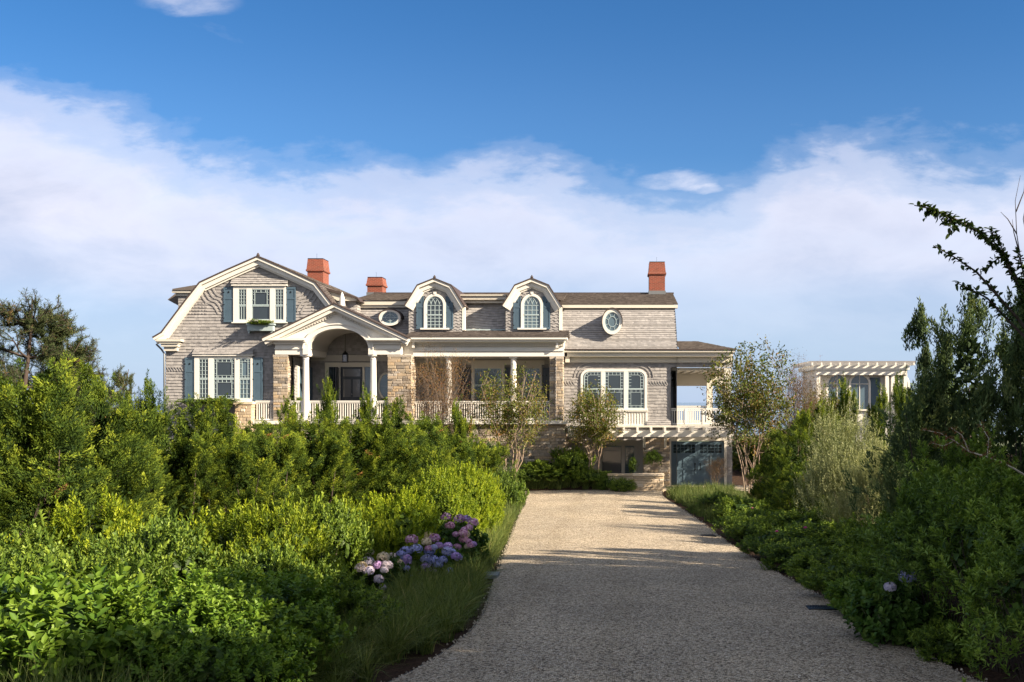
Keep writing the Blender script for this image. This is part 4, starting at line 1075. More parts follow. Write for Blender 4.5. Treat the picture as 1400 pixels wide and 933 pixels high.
def leafmesh(name, P, D, N, L, W, r, m, fold=.18, curl=.12, six=False):
    """many small folded leaves as one mesh: base P, direction D, upward side N"""
    n = len(P); D = nrm(D); S = nrm(np.cross(D, N)); N = np.cross(S, D)
    L = np.broadcast_to(L, (n,))[:, None]; W = np.broadcast_to(W, (n,))[:, None]
    if six:
        pts = [P, P+D*L*.3+S*W*.46+N*W*fold, P+D*L*.68+S*W*.38+N*(W*fold-L*curl*.4), P+D*L-N*L*curl, P+D*L*.68-S*W*.38+N*(W*fold-L*curl*.4), P+D*L*.3-S*W*.46+N*W*fold]
        k = 6; idx = [[0,1,2,3],[0,3,4,5]]
        nv = 4
    else:
        pts = [P, P+D*L*.45+S*W*.5+N*W*fold, P+D*L-N*L*curl, P+D*L*.45-S*W*.5+N*W*fold]
        k = 4; idx = [[0,1,2],[0,2,3]]; nv = 3
    V = np.stack(pts, 1).reshape(-1, 3).astype(np.float32)
    base = (np.arange(n)*k)[:, None, None]; Fc = (base + np.array(idx)[None]).reshape(-1)
    me = bpy.data.meshes.new(name); me.vertices.add(len(V)); me.vertices.foreach_set('co', V.ravel())
    me.loops.add(len(Fc)); me.loops.foreach_set('vertex_index', Fc.astype(np.int32))
    nf = 2*n; me.polygons.add(nf); me.polygons.foreach_set('loop_start', (np.arange(nf)*nv).astype(np.int32))
    me.polygons.foreach_set('loop_total', np.full(nf, nv, np.int32)); me.update(calc_edges=True)
    at = me.attributes.new('rnd', 'FLOAT', 'FACE'); at.data.foreach_set('value', np.clip(np.repeat(r, 2), 0, 1).astype(np.float32))
    me.materials.append(m); return me
def blades(name, B, H, n_per, L, W, lean, m, seg=4, spread=.08):
    """grass: B tuft bases (n,3); each gets n_per arching blades"""
    n = len(B)*n_per; P = np.repeat(B, n_per, 0) + np.concatenate([rng.normal(scale=spread, size=(n,2)), np.zeros((n,1))], 1)
    ln = np.repeat(H, n_per)*rng.uniform(.55,1.1,n)*L; az = rng.uniform(0,2*PI,n); le = rng.uniform(.1,1,n)*lean
    hd = np.stack([np.cos(az),np.sin(az),np.zeros(n)],1); sd = np.stack([-np.sin(az),np.cos(az),np.zeros(n)],1)
    a2 = rng.uniform(0,PI,n); sd = np.stack([np.cos(a2),np.sin(a2),np.zeros(n)],1)
    rows = []
    for i in range(seg+1):
        t = i/seg; c = P + hd*(ln*le*t**1.7)[:,None] + np.array([[0,0,1.]])*(ln*(t - .55*le*t*t*1.0))[:,None]
        w = W*(1-t**1.5)*.5 + .0008
        rows += [c-sd*w, c+sd*w]
    V = np.stack(rows,1).reshape(-1,3).astype(np.float32); k = 2*(seg+1)
    idx = np.array([[2*i,2*i+1,2*i+3,2*i+2] for i in range(seg)])
    Fc = ((np.arange(n)*k)[:,None,None] + idx[None]).reshape(-1); nf = n*seg
    me = bpy.data.meshes.new(name); me.vertices.add(len(V)); me.vertices.foreach_set('co', V.ravel())
    me.loops.add(len(Fc)); me.loops.foreach_set('vertex_index', Fc.astype(np.int32)); me.polygons.add(nf)
    me.polygons.foreach_set('loop_start', (np.arange(nf)*4).astype(np.int32)); me.polygons.foreach_set('loop_total', np.full(nf,4,np.int32)); me.update(calc_edges=True)
    at = me.attributes.new('rnd','FLOAT','FACE'); r = np.repeat(np.clip(rng.normal(.5,.22,n),0,1), seg); at.data.foreach_set('value', r.astype(np.float32))
    me.materials.append(m); return me
def stemmesh(name, tubes, m):
    b = MB()
    for pts, rad, sides in tubes: b.tube(pts, rad, sides)
    me = bpy.data.meshes.new(name); me.from_pydata(b.v, [], b.f); me.shade_smooth(); me.materials.append(m)
    at = me.attributes.new('rnd','FLOAT','FACE'); at.data.foreach_set('value', np.array(b.r, dtype=np.float32)); return me

M['bark'] = simple('grey_bark', (.13,.10,.08), .9, .35, 12, .2, 0, .5)
M['palebark'] = simple('pale_smooth_bark', (.25,.19,.145), .8, .3, 9, .2)
M['darkbark'] = simple('dark_bark', (.06,.045,.038), .9, .3, 12, .2)
M['l_juniper'] = leafmat('juniper_foliage', [(0,(.013,.028,.007)),(.35,(.042,.075,.011)),(.65,(.12,.17,.018)),(.97,(.30,.35,.035)),(1,(.24,.13,.05))], .3, .6, .2)
M['l_juniper_d'] = leafmat('dark_cedar_foliage', [(0,(.03,.05,.022)),(.5,(.075,.115,.042)),(1,(.17,.20,.075))], .25, .6, .2)
M['l_lime'] = leafmat('bright_lime_leaves', [(0,(.018,.036,.005)),(.4,(.095,.15,.009)),(1,(.31,.36,.02))], .4, .42, .35)
M['l_mid'] = leafmat('mid_green_leaves', [(0,(.022,.045,.008)),(.5,(.085,.145,.02)),(1,(.23,.31,.04))], .35, .4, .4)
M['l_broad'] = leafmat('broad_green_leaves', [(0,(.025,.055,.008)),(.45,(.07,.14,.014)),(1,(.17,.26,.03))], .38, .4, .4)
M['l_hyd'] = leafmat('hydrangea_leaves', [(0,(.03,.07,.012)),(.5,(.06,.125,.02)),(1,(.13,.20,.04))], .35, .45, .4)
M['l_dark'] = leafmat('dark_leaves', [(0,(.018,.035,.010)),(.5,(.035,.065,.015)),(1,(.08,.11,.025))], .3, .4, .4)
M['l_bay'] = leafmat('bayberry_leaves', [(0,(.035,.07,.014)),(.5,(.12,.20,.03)),(1,(.26,.36,.06))], .35, .4, .45)
M['l_silver'] = leafmat('silvery_leaves', [(0,(.14,.16,.06)),(.5,(.28,.30,.12)),(1,(.44,.43,.20))], .3, .5, .4)
M['l_myrtle'] = leafmat('crape_myrtle_leaves', [(0,(.045,.075,.012)),(.45,(.10,.125,.02)),(.75,(.18,.145,.03)),(1,(.25,.12,.04))], .35, .45, .35)
M['l_bare'] = leafmat('russet_new_leaves', [(0,(.09,.07,.02)),(.5,(.17,.10,.035)),(1,(.22,.085,.04))], .35, .5, .3)
M['l_pine'] = leafmat('pine_needles', [(0,(.02,.032,.014)),(.5,(.05,.07,.026)),(.85,(.09,.10,.035)),(1,(.14,.085,.04))], .15, .6, .3)
M['grass'] = leafmat('fine_grass', [(0,(.035,.06,.016)),(.5,(.095,.135,.036)),(.9,(.19,.22,.065)),(1,(.30,.26,.12))], .35, .5, .3)
M['f_pink'] = leafmat('pink_petals', [(0,(.48,.20,.36)),(.6,(.66,.36,.54)),(1,(.80,.58,.68))], .3, .6, .2, 1.0)
M['f_purple'] = leafmat('purple_petals', [(0,(.32,.20,.46)),(.6,(.48,.31,.62)),(1,(.66,.52,.76))], .3, .6, .2, 1.0)
M['f_blue'] = leafmat('blue_petals', [(0,(.22,.24,.52)),(.6,(.34,.36,.66)),(1,(.55,.57,.80))], .3, .6, .2, 1.0)
M['f_pale'] = leafmat('pale_mauve_petals', [(0,(.45,.42,.55)),(.6,(.60,.52,.62)),(1,(.74,.68,.70))], .3, .6, .2, 1.0)
M['f_cream'] = leafmat('cream_petals', [(0,(.60,.45,.28)),(.6,(.72,.60,.42)),(1,(.80,.72,.58))], .3, .6, .2, 1.0)
M['f_rose'] = leafmat('magenta_petals', [(0,(.55,.05,.30)),(.6,(.70,.12,.42)),(1,(.80,.30,.55))], .3, .6, .2, 1.0)

def lumpy(d, k=9, amp=.22, sharp=9):
    c = rdir(k); a = rng.uniform(.3, 1, k)*amp; f = np.ones(len(d))
    for i in range(k): f += a[i]*np.exp(-sharp*(1-d@c[i]))
    return f - amp*.45
def shoots_shrub(H, Rr, n, ls, per, L, W, up=.55, inner=.3, zc=.48, whorl=False, amp=.22, droop=0, zmin=-.75, core=800, clump=75):
    """leafy shoots ending on a lumpy mound; returns P,D,N,L,W,r"""
    cd = rdir(clump*2); cd = cd[cd[:,2] > zmin][:clump]; ci = rng.integers(0,len(cd),n); cf = rng.uniform(.84,1.12,len(cd))[ci]
    d = nrm(cd[ci]+rng.normal(scale=.13*math.sqrt(70/clump),size=(n,3)))
    f = lumpy(d, 13, amp, 14)*cf; u = np.where(rng.random(n) < inner, rng.uniform(.45,.9,n), np.where(rng.random(n) < .18, rng.uniform(1.0,1.16,n), rng.uniform(.84,1.04,n)))
    tip = d*(f*u)[:,None]*np.array([[Rr,Rr,H*(1-zc)]])*np.where(d[:,2:3] < 0, np.array([[1,1,zc/(1-zc)*.95]]), 1) + np.array([[0,0,H*zc]])
    tip[:,2] = np.maximum(tip[:,2], .04)
    sd = nrm(d*np.array([[1,1,.8]])*(1-up) + np.array([[0,0,up]]) + rng.normal(scale=.22,size=(n,3)))
    sl = ls*rng.uniform(.6,1.3,n)
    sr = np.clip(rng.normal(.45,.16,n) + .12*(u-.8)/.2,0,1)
    P = np.repeat(tip,per,0); SD = np.repeat(sd,per,0); t = np.tile(np.linspace(0,1,per),n)
    if whorl: t = t**1.8
    P = P - SD*(t*np.repeat(sl,per))[:,None]
    az = np.tile(np.arange(per)*2.4,n) + np.repeat(rng.uniform(0,6.28,n),per) + rng.normal(scale=.3,size=n*per)
    a = nrm(np.cross(SD, rdir(n*per)*0+np.array([[.3,.5,.81]]))); b = np.cross(SD,a)
    rad = a*np.cos(az)[:,None] + b*np.sin(az)[:,None]
    op = .35 + .65*t
    D = nrm(SD*(1.05-op*.75)[:,None] + rad*(op)[:,None] + np.array([[0,0,.12-droop]]))
    N = nrm(SD*1.0 - rad*.3 + rng.normal(scale=.25,size=P.shape) + np.array([[0,0,.25]]))
    k = n*per
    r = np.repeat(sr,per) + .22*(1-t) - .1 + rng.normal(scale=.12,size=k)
    LL, WW = L*rng.uniform(.65,1.15,k)*(.6+.4*np.minimum(1,t*3+.2)), W*rng.uniform(.75,1.15,k)
    if core:      # extra dark leaves added inside to block light and shade the mound
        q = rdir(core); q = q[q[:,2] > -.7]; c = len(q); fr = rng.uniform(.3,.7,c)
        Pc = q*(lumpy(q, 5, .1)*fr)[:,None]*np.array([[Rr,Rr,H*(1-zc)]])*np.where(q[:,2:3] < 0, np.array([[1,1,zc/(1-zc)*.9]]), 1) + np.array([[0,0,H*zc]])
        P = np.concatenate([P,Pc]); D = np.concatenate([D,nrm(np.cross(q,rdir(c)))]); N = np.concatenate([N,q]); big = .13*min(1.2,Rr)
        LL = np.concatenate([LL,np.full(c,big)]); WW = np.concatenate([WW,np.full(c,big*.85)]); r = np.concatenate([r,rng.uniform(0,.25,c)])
    return P, D, N, LL, WW, r
def stems_for(H, Rr, n, rad=.012, wob=.06, lo=0):
    out = []
    for i in range(n):
        a = rng.uniform(0,6.28); q = rng.uniform(.2,.95)**.7; e = np.array([math.cos(a)*Rr*q*.8, math.sin(a)*Rr*q*.8, H*rng.uniform(.6,.88)*(1-.3*q)])
        b = np.array([math.cos(a)*Rr*.12, math.sin(a)*Rr*.12, -.05]); pts = []
        for k in range(5):
            t = k/4; p = b*(1-t)+e*t; p[:2] = b[:2]*(1-t**1.4)+e[:2]*t**1.4; pts.append(tuple(p+rng.normal(scale=wob*t*(1-t)*2,size=3)))
        out.append((pts,[rad*(1-.65*k/4) for k in range(5)],5))
    return out
def make_shrub(nm, m, bark='bark', stems=10, six=False, fold=.18, curl=.12, srad=.012, **k):
    P,D,N,L,W,r = shoots_shrub(**k)
    return dict(foliage=leafmesh(nm+'_foliage', P,D,N,L,W,r, M[m], fold, curl, six), stem=stemmesh(nm+'_stem', stems_for(k['H'],k['Rr'],stems,srad), M[bark]), H=k['H'], R=k['Rr'])
def make_juniper(nm, m, H, Rr, n, pl=.42, per=46, L=.075, W=.03, leaders=5, steep=1.0, low=.15, shape=.8, bark='bark', cone=.09):
    """evergreen of upswept plumes around one or several leaders"""
    P_,D_,N_,L_,W_,r_ = [],[],[],[],[],[]
    lead = [(0,0,H,Rr)] + [(rng.normal(scale=Rr*.4), rng.normal(scale=Rr*.4), H*rng.uniform(.68,.95), Rr*rng.uniform(.4,.65)) for _ in range(leaders)]
    wts = np.array([l[2]*l[3] for l in lead]); wts /= wts.sum()
    tips, dirs = [], []
    for (lx,ly,lh,lr), wt in zip(lead, wts):
        k = int(n*wt); nb = max(8,int(30*wt*4*lh/H))
        bt, ba, bl = rng.random(nb)**.85, rng.uniform(0,6.28,nb), rng.uniform(.72,1.22,nb); bi = rng.integers(0,nb,k)
        t = np.clip(bt[bi]+rng.normal(scale=.035,size=k),0,1); z = lh*(low*.3 + (1-low*.3)*t)
        prof = np.sin(np.minimum(1,(1-t)*1.15+.02)*PI*.5)**shape*np.minimum(1,.55+t*2.2)
        az = ba[bi]+rng.normal(scale=.2,size=k); lump = bl[bi]+.35*(.26*np.sin(az*3+z*2.6+lx*9)+.2*np.sin(az*5-z*5.3+ly*7))
        rr = lr*prof*lump*np.where(rng.random(k)<.36, rng.uniform(.1,.8,k), rng.uniform(.8,1.12,k))
        tips.append(np.stack([lx+np.cos(az)*rr, ly+np.sin(az)*rr, z+pl*.5*prof+rng.exponential(.1,k)*np.minimum(1,lh/3)],1))
        out = np.stack([np.cos(az),np.sin(az),np.zeros(k)],1)
        dirs.append(nrm(out*(.75*prof[:,None]) + np.array([[0,0,steep]]) + rng.normal(scale=.28,size=(k,3))))
    tip = np.concatenate(tips); sd = np.concatenate(dirs); n = len(tip)
    sl = pl*rng.uniform(.55,1.25,n); t = np.tile(np.linspace(0,1,per),n); SD = np.repeat(sd,per,0)
    bend = np.repeat(nrm(rng.normal(size=(n,3))*np.array([[1,1,.2]])),per,0)
    P = np.repeat(tip,per,0) - SD*(t*np.repeat(sl,per))[:,None] + bend*((t*(1-t))*.12*pl)[:,None]
    rad = np.cross(SD, nrm(rng.normal(size=P.shape))); rad = nrm(rad)
    P = P + rad*(cone*rng.random(n*per)*np.minimum(1,t*2.5+.1))[:,None]
    D = nrm(SD*1.2 + rad*(.2+.6*rng.random(n*per))[:,None]); N = nrm(rad*.4 + SD*.2 + rng.normal(scale=.5,size=P.shape) + np.array([[0,0,.3]]))
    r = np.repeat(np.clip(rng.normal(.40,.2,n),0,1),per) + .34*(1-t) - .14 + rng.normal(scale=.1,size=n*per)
    r = np.where(np.repeat(rng.random(n)<.006,per), 1.0, np.minimum(r,.93))
    keep = np.repeat(rng.random(n) > .0, per)
    k = n*per
    c = int(n*.8); tz = rng.random(c); az = rng.uniform(0,6.28,c); rc = Rr*.5*np.sqrt(rng.random(c))*np.sin(np.minimum(1,(1-tz)*1.1)*PI*.5)  # big dark slivers added round the axis to stop light passing through
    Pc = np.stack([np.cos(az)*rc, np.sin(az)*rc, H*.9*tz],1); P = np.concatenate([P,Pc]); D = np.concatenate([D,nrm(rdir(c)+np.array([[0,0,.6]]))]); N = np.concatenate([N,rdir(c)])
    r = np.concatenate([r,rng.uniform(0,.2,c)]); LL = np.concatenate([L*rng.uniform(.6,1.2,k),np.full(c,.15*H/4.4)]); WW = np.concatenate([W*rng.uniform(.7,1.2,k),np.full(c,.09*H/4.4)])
    st = [([(0,0,-.1),(0.02,0.03,H*.3),(0,0,H*.7)],[.07*H/4,.035*H/4,.006],7)]
    for lx,ly,lh,lr in lead[1:]: st.append(([(0,0,.05),(lx*.8,ly*.8,lh*.35),(lx,ly,lh*.68)],[.035,.02,.005],5))
    return dict(foliage=leafmesh(nm+'_foliage',P,D,N,LL,WW,r,M[m],.1,.05), stem=stemmesh(nm+'_trunk',st,M[bark]), H=H, R=Rr)
def grow(p, d, ln, rad, depth, tubes, tips, up=.15, split=(2,4), wob=.18, shrink=.68, ang=.55, sides=5):
    pts = [np.array(p, float)]; dd = np.array(d, float); ns = 4
    for i in range(ns):
        dd = dd + rng.normal(scale=wob,size=3) + np.array([0,0,up*.5]); dd /= np.linalg.norm(dd); pts.append(pts[-1]+dd*ln/ns)
    tubes.append(([tuple(q) for q in pts],[rad*(1-.45*i/ns) for i in range(ns+1)], sides if depth > 1 else 4))
    if depth == 0: tips.append((pts[-1], dd, pts[1])); return
    k = int(rng.integers(split[0], split[1]+1))
    for i in range(k):
        at = pts[-1] if i == 0 else pts[int(rng.integers(2, ns+1))]
        nd = dd + rng.normal(scale=ang,size=3); nd /= np.linalg.norm(nd)
        grow(at, nd, ln*shrink*rng.uniform(.8,1.2), rad*.55, depth-1, tubes, tips, up, split, wob, shrink, ang, sides)
def make_tree(nm, m, H, Rr, stems=7, depth=3, bark='palebark', leaf_n=9, L=.07, W=.035, base_r=.04, up=.25, density=1.0, first=.42, spread=.28, ang=.5, cl=.16, split=(2,4)):
    tubes, tips = [], []
    for i in range(stems):
        a = 2*PI*i/stems + rng.normal(scale=.3); q = spread*rng.uniform(.6,1.2)
        grow((math.cos(a)*.12, math.sin(a)*.12, -.05), (math.cos(a)*q, math.sin(a)*q, 1), H*first*rng.uniform(.85,1.1), base_r*rng.uniform(.8,1.2), depth, tubes, tips, up, split, .1, .62, ang)
    # fit the crown to the wanted size
    T = np.array([t[0] for t in tips]); h = np.percentile(T[:,2], 97); rr = np.percentile(np.hypot(T[:,0],T[:,1]), 92)
    sc_ = np.array([Rr/rr, Rr/rr, H*.96/h])
    zf = lambda q: np.array(q)*np.array([1,1,sc_[2]])*np.array([1+(sc_[0]-1)*min(1,max(0,q[2]/h*1.6)), 1+(sc_[1]-1)*min(1,max(0,q[2]/h*1.6)), 1])
    tubes = [([tuple(zf(q)) for q in pts], rads, s) for pts, rads, s in tubes]
    tips = [(zf(t[0]), t[1], zf(t[2])) for t in tips]
    tips = [t for t in tips if rng.random() < density]
    n = len(tips); A = np.array([t[0] for t in tips]); B = np.array([t[2] for t in tips]); DD = np.array([t[1] for t in tips])
    k = leaf_n; t_ = rng.random((n,k,1))**.7; P = (B[:,None]*(1-t_)+A[:,None]*t_ + rng.normal(scale=cl*.35,size=(n,k,3))).reshape(-1,3)
    D = nrm(np.repeat(DD,k,0)*.4 + rdir(n*k) + np.array([[0,0,.1]])); N = nrm(rdir(n*k)*.6+np.array([[0,0,.8]]))
    r = np.repeat(np.clip(rng.normal(.45,.25,n),0,1),k)+rng.normal(scale=.12,size=n*k)
    return dict(foliage=leafmesh(nm+'_foliage',P,D,N,L*rng.uniform(.6,1.2,n*k),W*rng.uniform(.7,1.2,n*k),r,M[m],.15,.15), stem=stemmesh(nm+'_stem',tubes,M[bark]), H=H, R=Rr)
def make_vase(nm, m, H, Rr, stems, nc, leaf_n, bark='palebark', L=.095, W=.05, zc=.64, fill=.45):
    """multi-stemmed tree: bare pale stems below, a rounded open crown of leafy twigs above"""
    tubes, S = [], []
    for i in range(stems):
        a = 2*PI*i/stems + rng.normal(scale=.25); q = rng.uniform(.35,.85); b = np.array([math.cos(a)*.16, math.sin(a)*.16, -.05])
        e = np.array([math.cos(a)*Rr*q, math.sin(a)*Rr*q, H*rng.uniform(.72,.92)]); pts = []
        for k in range(9):
            t = k/8; p = b + (e-b)*np.array([t**1.5, t**1.5, t]) + rng.normal(scale=.05, size=3)*(t>0)*np.array([1,1,.2]); pts.append(p)
        tubes.append(([tuple(p) for p in pts],[.027*(1-.8*k/8) for k in range(9)],6)); S += [(p,k) for k, p in enumerate(pts) if k >= 2]
        for _ in range(3):
            k = int(rng.integers(2,6)); e2 = pts[k] + np.array([rng.normal(scale=.4), rng.normal(scale=.4), rng.uniform(.8,1.6)]); mid = (pts[k]+e2)/2 + rng.normal(scale=.06,size=3)
            tubes.append(([tuple(pts[k]),tuple(mid),tuple(e2)],[.015,.010,.005],5)); S += [(mid,4),(e2,5)]
    SP = np.array([p for p,_ in S]); tips = []
    gaps = rdir(7)*rng.uniform(.45,.95,(7,1))
    while len(tips) < nc:
        d = rdir(1)[0]; q = rng.random()**fill; c = d*q
        if np.min(np.linalg.norm(gaps-c,axis=1)) < .24 or (c[2] < -.55 and rng.random() < .7): continue
        lf = 1+.15*math.sin(5*math.atan2(d[1],d[0])+3*d[2])
        tips.append(np.array([c[0]*Rr*lf, c[1]*Rr*lf, H*zc + c[2]*H*(1-zc)*lf]))
    A, DD = [], []
    for c in tips:
        dist = np.linalg.norm((SP-c)*np.array([1,1,.8]),axis=1) + np.where(SP[:,2] > c[2]-.1, 3, 0); a = SP[int(np.argmin(dist))]
        mid = (a+c)/2 + np.array([0,0,-.05]) + rng.normal(scale=.05,size=3); tubes.append(([tuple(a),tuple(mid),tuple(c)],[.006,.004,.002],3))
        A.append(c); DD.append((c-mid)/max(.01,np.linalg.norm(c-mid)))
    A, DD = np.array(A), np.array(DD); n = len(A); k = leaf_n; t = rng.random(n*k)[:,None]
    P = np.repeat(A,k,0) - np.repeat(DD,k,0)*t*.42 + rng.normal(scale=.085,size=(n*k,3))
    D = nrm(np.repeat(DD,k,0)*.4 + rdir(n*k)); N = nrm(rdir(n*k)*.6+np.array([[0,0,.8]]))
    r = np.repeat(np.clip(rng.normal(.42,.2,n),0,1),k)+rng.normal(scale=.14,size=n*k)
    return dict(foliage=leafmesh(nm+'_foliage',P,D,N,L*rng.uniform(.6,1.2,n*k),W*rng.uniform(.7,1.2,n*k),r,M[m],.15,.15), stem=stemmesh(nm+'_stem',tubes,M[bark]), H=H, R=Rr)
def make_pine(nm, H, Rr, lean=0):
    tubes, tips = [], []
    tr = [(lean*t*t*.8+.15*math.sin(t*3), .1*math.sin(t*5), H*t*.95) for t in np.linspace(0,1,8)]
    tubes.append((tr,[.11*(1-t*.85) for t in np.linspace(0,1,8)],7))
    for i in range(46):
        t = rng.uniform(.25,1); k = min(7,int(t*7)); p = tr[k]; a = rng.uniform(0,6.28); ln = Rr*(1.15-t*.75)*rng.uniform(.6,1)
        grow(p, (math.cos(a),math.sin(a),.35), ln*.55, .03, 2, tubes, tips, .12, (3,5), .12, .6, .5)
    n = len(tips); c = 2; per = 52
    A = np.array([t[0] for t in tips]); DD = np.array([t[1] for t in tips])
    P = np.repeat(A,per,0) - np.repeat(DD,per,0)*(rng.random(n*per)*.5)[:,None]; SD = np.repeat(DD,per,0)
    D = nrm(SD*.5 + rdir(n*per)*.9 + np.array([[0,0,.25]])); r = np.repeat(np.clip(rng.normal(.45,.2,n),0,1),per)+rng.normal(scale=.1,size=n*per)
    return dict(foliage=leafmesh(nm+'_needles',P,D,rdir(n*per),.10*rng.uniform(.7,1.2,n*per),.012,r,M['l_pine'],.05,.05), stem=stemmesh(nm+'_trunk',tubes,M['darkbark']), H=H, R=Rr)

cnt = {}
def place(v, px, d, top, wpx, label, name, cat, group=None, pn=('foliage','stem'), rz=None, dz=0, x=None):
    """one plant: a top-level Empty at its base with foliage and stem parts, sized to the photo"""
    X_ = wx(px, d) if x is None else x; z = gz(X_, d) - .03 + dz
    h = wz(top, d) - z; w_ = wpx*d/F/2
    o = empty(name, (X_, d, z), rng.uniform(0,6.28) if rz is None else rz); tag(o, label, cat, group)
    s = (w_/v['R'], w_/v['R'], h/v['H'])
    for key, nme in zip(('foliage','stem'), pn):
        c = bpy.data.objects.new(nme, v[key]); C.objects.link(c); c.parent = o; c.scale = s
    return o

# ---- species (a few individuals of each, then copied)
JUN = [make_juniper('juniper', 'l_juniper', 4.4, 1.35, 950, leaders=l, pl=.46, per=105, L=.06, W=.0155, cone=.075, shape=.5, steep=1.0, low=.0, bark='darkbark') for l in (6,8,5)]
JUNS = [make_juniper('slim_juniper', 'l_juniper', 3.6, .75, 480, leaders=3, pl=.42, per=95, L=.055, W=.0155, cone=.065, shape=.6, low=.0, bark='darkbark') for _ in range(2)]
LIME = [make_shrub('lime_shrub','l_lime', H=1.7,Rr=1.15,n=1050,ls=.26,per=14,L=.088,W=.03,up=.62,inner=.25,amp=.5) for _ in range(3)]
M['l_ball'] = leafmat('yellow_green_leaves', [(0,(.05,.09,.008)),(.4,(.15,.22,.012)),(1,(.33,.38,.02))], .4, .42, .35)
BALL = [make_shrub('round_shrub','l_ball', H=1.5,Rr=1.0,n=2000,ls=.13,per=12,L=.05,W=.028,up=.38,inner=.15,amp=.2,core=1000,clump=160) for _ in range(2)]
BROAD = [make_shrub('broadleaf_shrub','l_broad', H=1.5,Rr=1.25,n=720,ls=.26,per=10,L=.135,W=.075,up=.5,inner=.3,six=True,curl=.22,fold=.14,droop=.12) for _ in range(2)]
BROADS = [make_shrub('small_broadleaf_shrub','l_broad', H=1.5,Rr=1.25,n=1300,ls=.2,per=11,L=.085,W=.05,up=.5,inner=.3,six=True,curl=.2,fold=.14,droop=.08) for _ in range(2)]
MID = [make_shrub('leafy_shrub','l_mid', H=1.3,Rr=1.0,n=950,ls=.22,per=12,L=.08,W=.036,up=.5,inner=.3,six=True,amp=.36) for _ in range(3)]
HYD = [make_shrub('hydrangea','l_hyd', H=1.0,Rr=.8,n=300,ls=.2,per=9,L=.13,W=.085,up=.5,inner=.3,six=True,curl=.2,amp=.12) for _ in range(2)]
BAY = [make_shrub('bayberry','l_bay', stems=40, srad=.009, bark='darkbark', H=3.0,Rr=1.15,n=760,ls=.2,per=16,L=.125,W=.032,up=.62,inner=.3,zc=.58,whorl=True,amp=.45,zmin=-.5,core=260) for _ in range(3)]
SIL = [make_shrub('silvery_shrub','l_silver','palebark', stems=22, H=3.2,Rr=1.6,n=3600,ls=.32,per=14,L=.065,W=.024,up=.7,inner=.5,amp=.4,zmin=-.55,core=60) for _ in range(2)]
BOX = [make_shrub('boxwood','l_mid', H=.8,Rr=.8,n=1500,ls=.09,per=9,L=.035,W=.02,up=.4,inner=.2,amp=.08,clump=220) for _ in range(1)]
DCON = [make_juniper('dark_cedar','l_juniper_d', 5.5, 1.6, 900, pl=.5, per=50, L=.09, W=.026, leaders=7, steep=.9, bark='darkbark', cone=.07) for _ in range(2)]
MYR = [make_vase('crape_myrtle','l_myrtle', 5.6, 1.95, 8, 640, 19, L=.12, W=.065), make_vase('crape_myrtle','l_myrtle', 4.2, 1.3, 6, 420, 20, L=.1, W=.055), make_vase('crape_myrtle','l_myrtle', 4.2, 1.6, 7, 470, 18, L=.09, W=.045, fill=.55)]
BARE = [make_tree('bare_shrub_tree','l_bare', 4.6, 1.6, 14, 3, bark='bark', leaf_n=12, L=.06, W=.026, base_r=.024, density=.9, split=(3,5), cl=.3)]
PINE = [make_pine('pine', 5.5, 2.4, .6), make_pine('pine', 4.8, 2.0, -1.0), make_pine('pine', 4.5, 1.8, 1.6)]
SHADE = [make_juniper('screen_tree','l_juniper_d', 9.5, 2.6, 1500, pl=.8, per=30, L=.2, W=.09, leaders=6, steep=.8, shape=.45, bark='darkbark', cone=.25) for _ in range(2)]

# ---- left side, back row of junipers from near to far
JG = 'upright junipers screening the left of the drive'
jun = [(0,-45,19.0,500,190,'broad yellow-green juniper cut by the left edge of the picture'),
 (1,62,20.5,482,190,'tallest bushy yellow-green juniper on the left, dark pines behind its crown'),
 (2,140,22.0,532,120,'juniper just right of the tallest one at the left, below the pine boughs'),
 (3,208,25.0,528,70,'slim pointed juniper standing against the sky left of the house corner'),
 (0,250,25.5,556,120,'yellow-green juniper in front of the lower left corner of the house'),
 (2,306,26.5,556,110,'juniper in front of the three-light window of the gable wing'),
 (1,366,27.5,572,110,'juniper under the stone post at the left end of the porch railing'),
 (4,396,30.0,552,50,'slim juniper tip in front of the railing left of the first white column'),
 (0,428,29.5,566,100,'juniper in front of the porch railing below the lantern'),
 (3,448,31.0,526,38,'thin juniper spire rising in front of the front door sidelight'),
 (4,500,31.0,546,46,'juniper spire in front of the second portico column'),
 (1,490,30.5,574,110,'low bushy juniper between two juniper spires below the front door'),
 (2,545,32.0,556,100,'juniper in front of the right stone pier of the portico'),
 (0,592,34.0,578,90,'juniper at the foot of the russet tree left of the middle porch'),
 (4,626,36.5,560,46,'slim green juniper in front of the middle porch railing'),
 (1,650,38.0,596,80,'rightmost low juniper of the left row, before the stone terrace wall'),
 (2,10,24.5,540,130,'juniper half hidden behind the broad one at the left edge'),
 (0,180,27.5,560,110,'juniper in the second rank below the open sky left of the house'),
 (1,335,31.0,574,120,'juniper in the second rank before the gable wing base'),
 (2,470,35.0,578,120,'juniper in the second rank right beneath the porch railing'),
 (0,575,38.0,572,110,'juniper in the second rank before the terrace wall')]
JJ = JUN + JUNS
for v_, px, d_, top, w_, lab in jun: place(JJ[v_], px, d_, top - (6 if v_ > 2 else 0), w_*(1.5 if v_ < 3 else 1.15), lab, 'juniper', 'juniper', JG, ('foliage','trunk'))
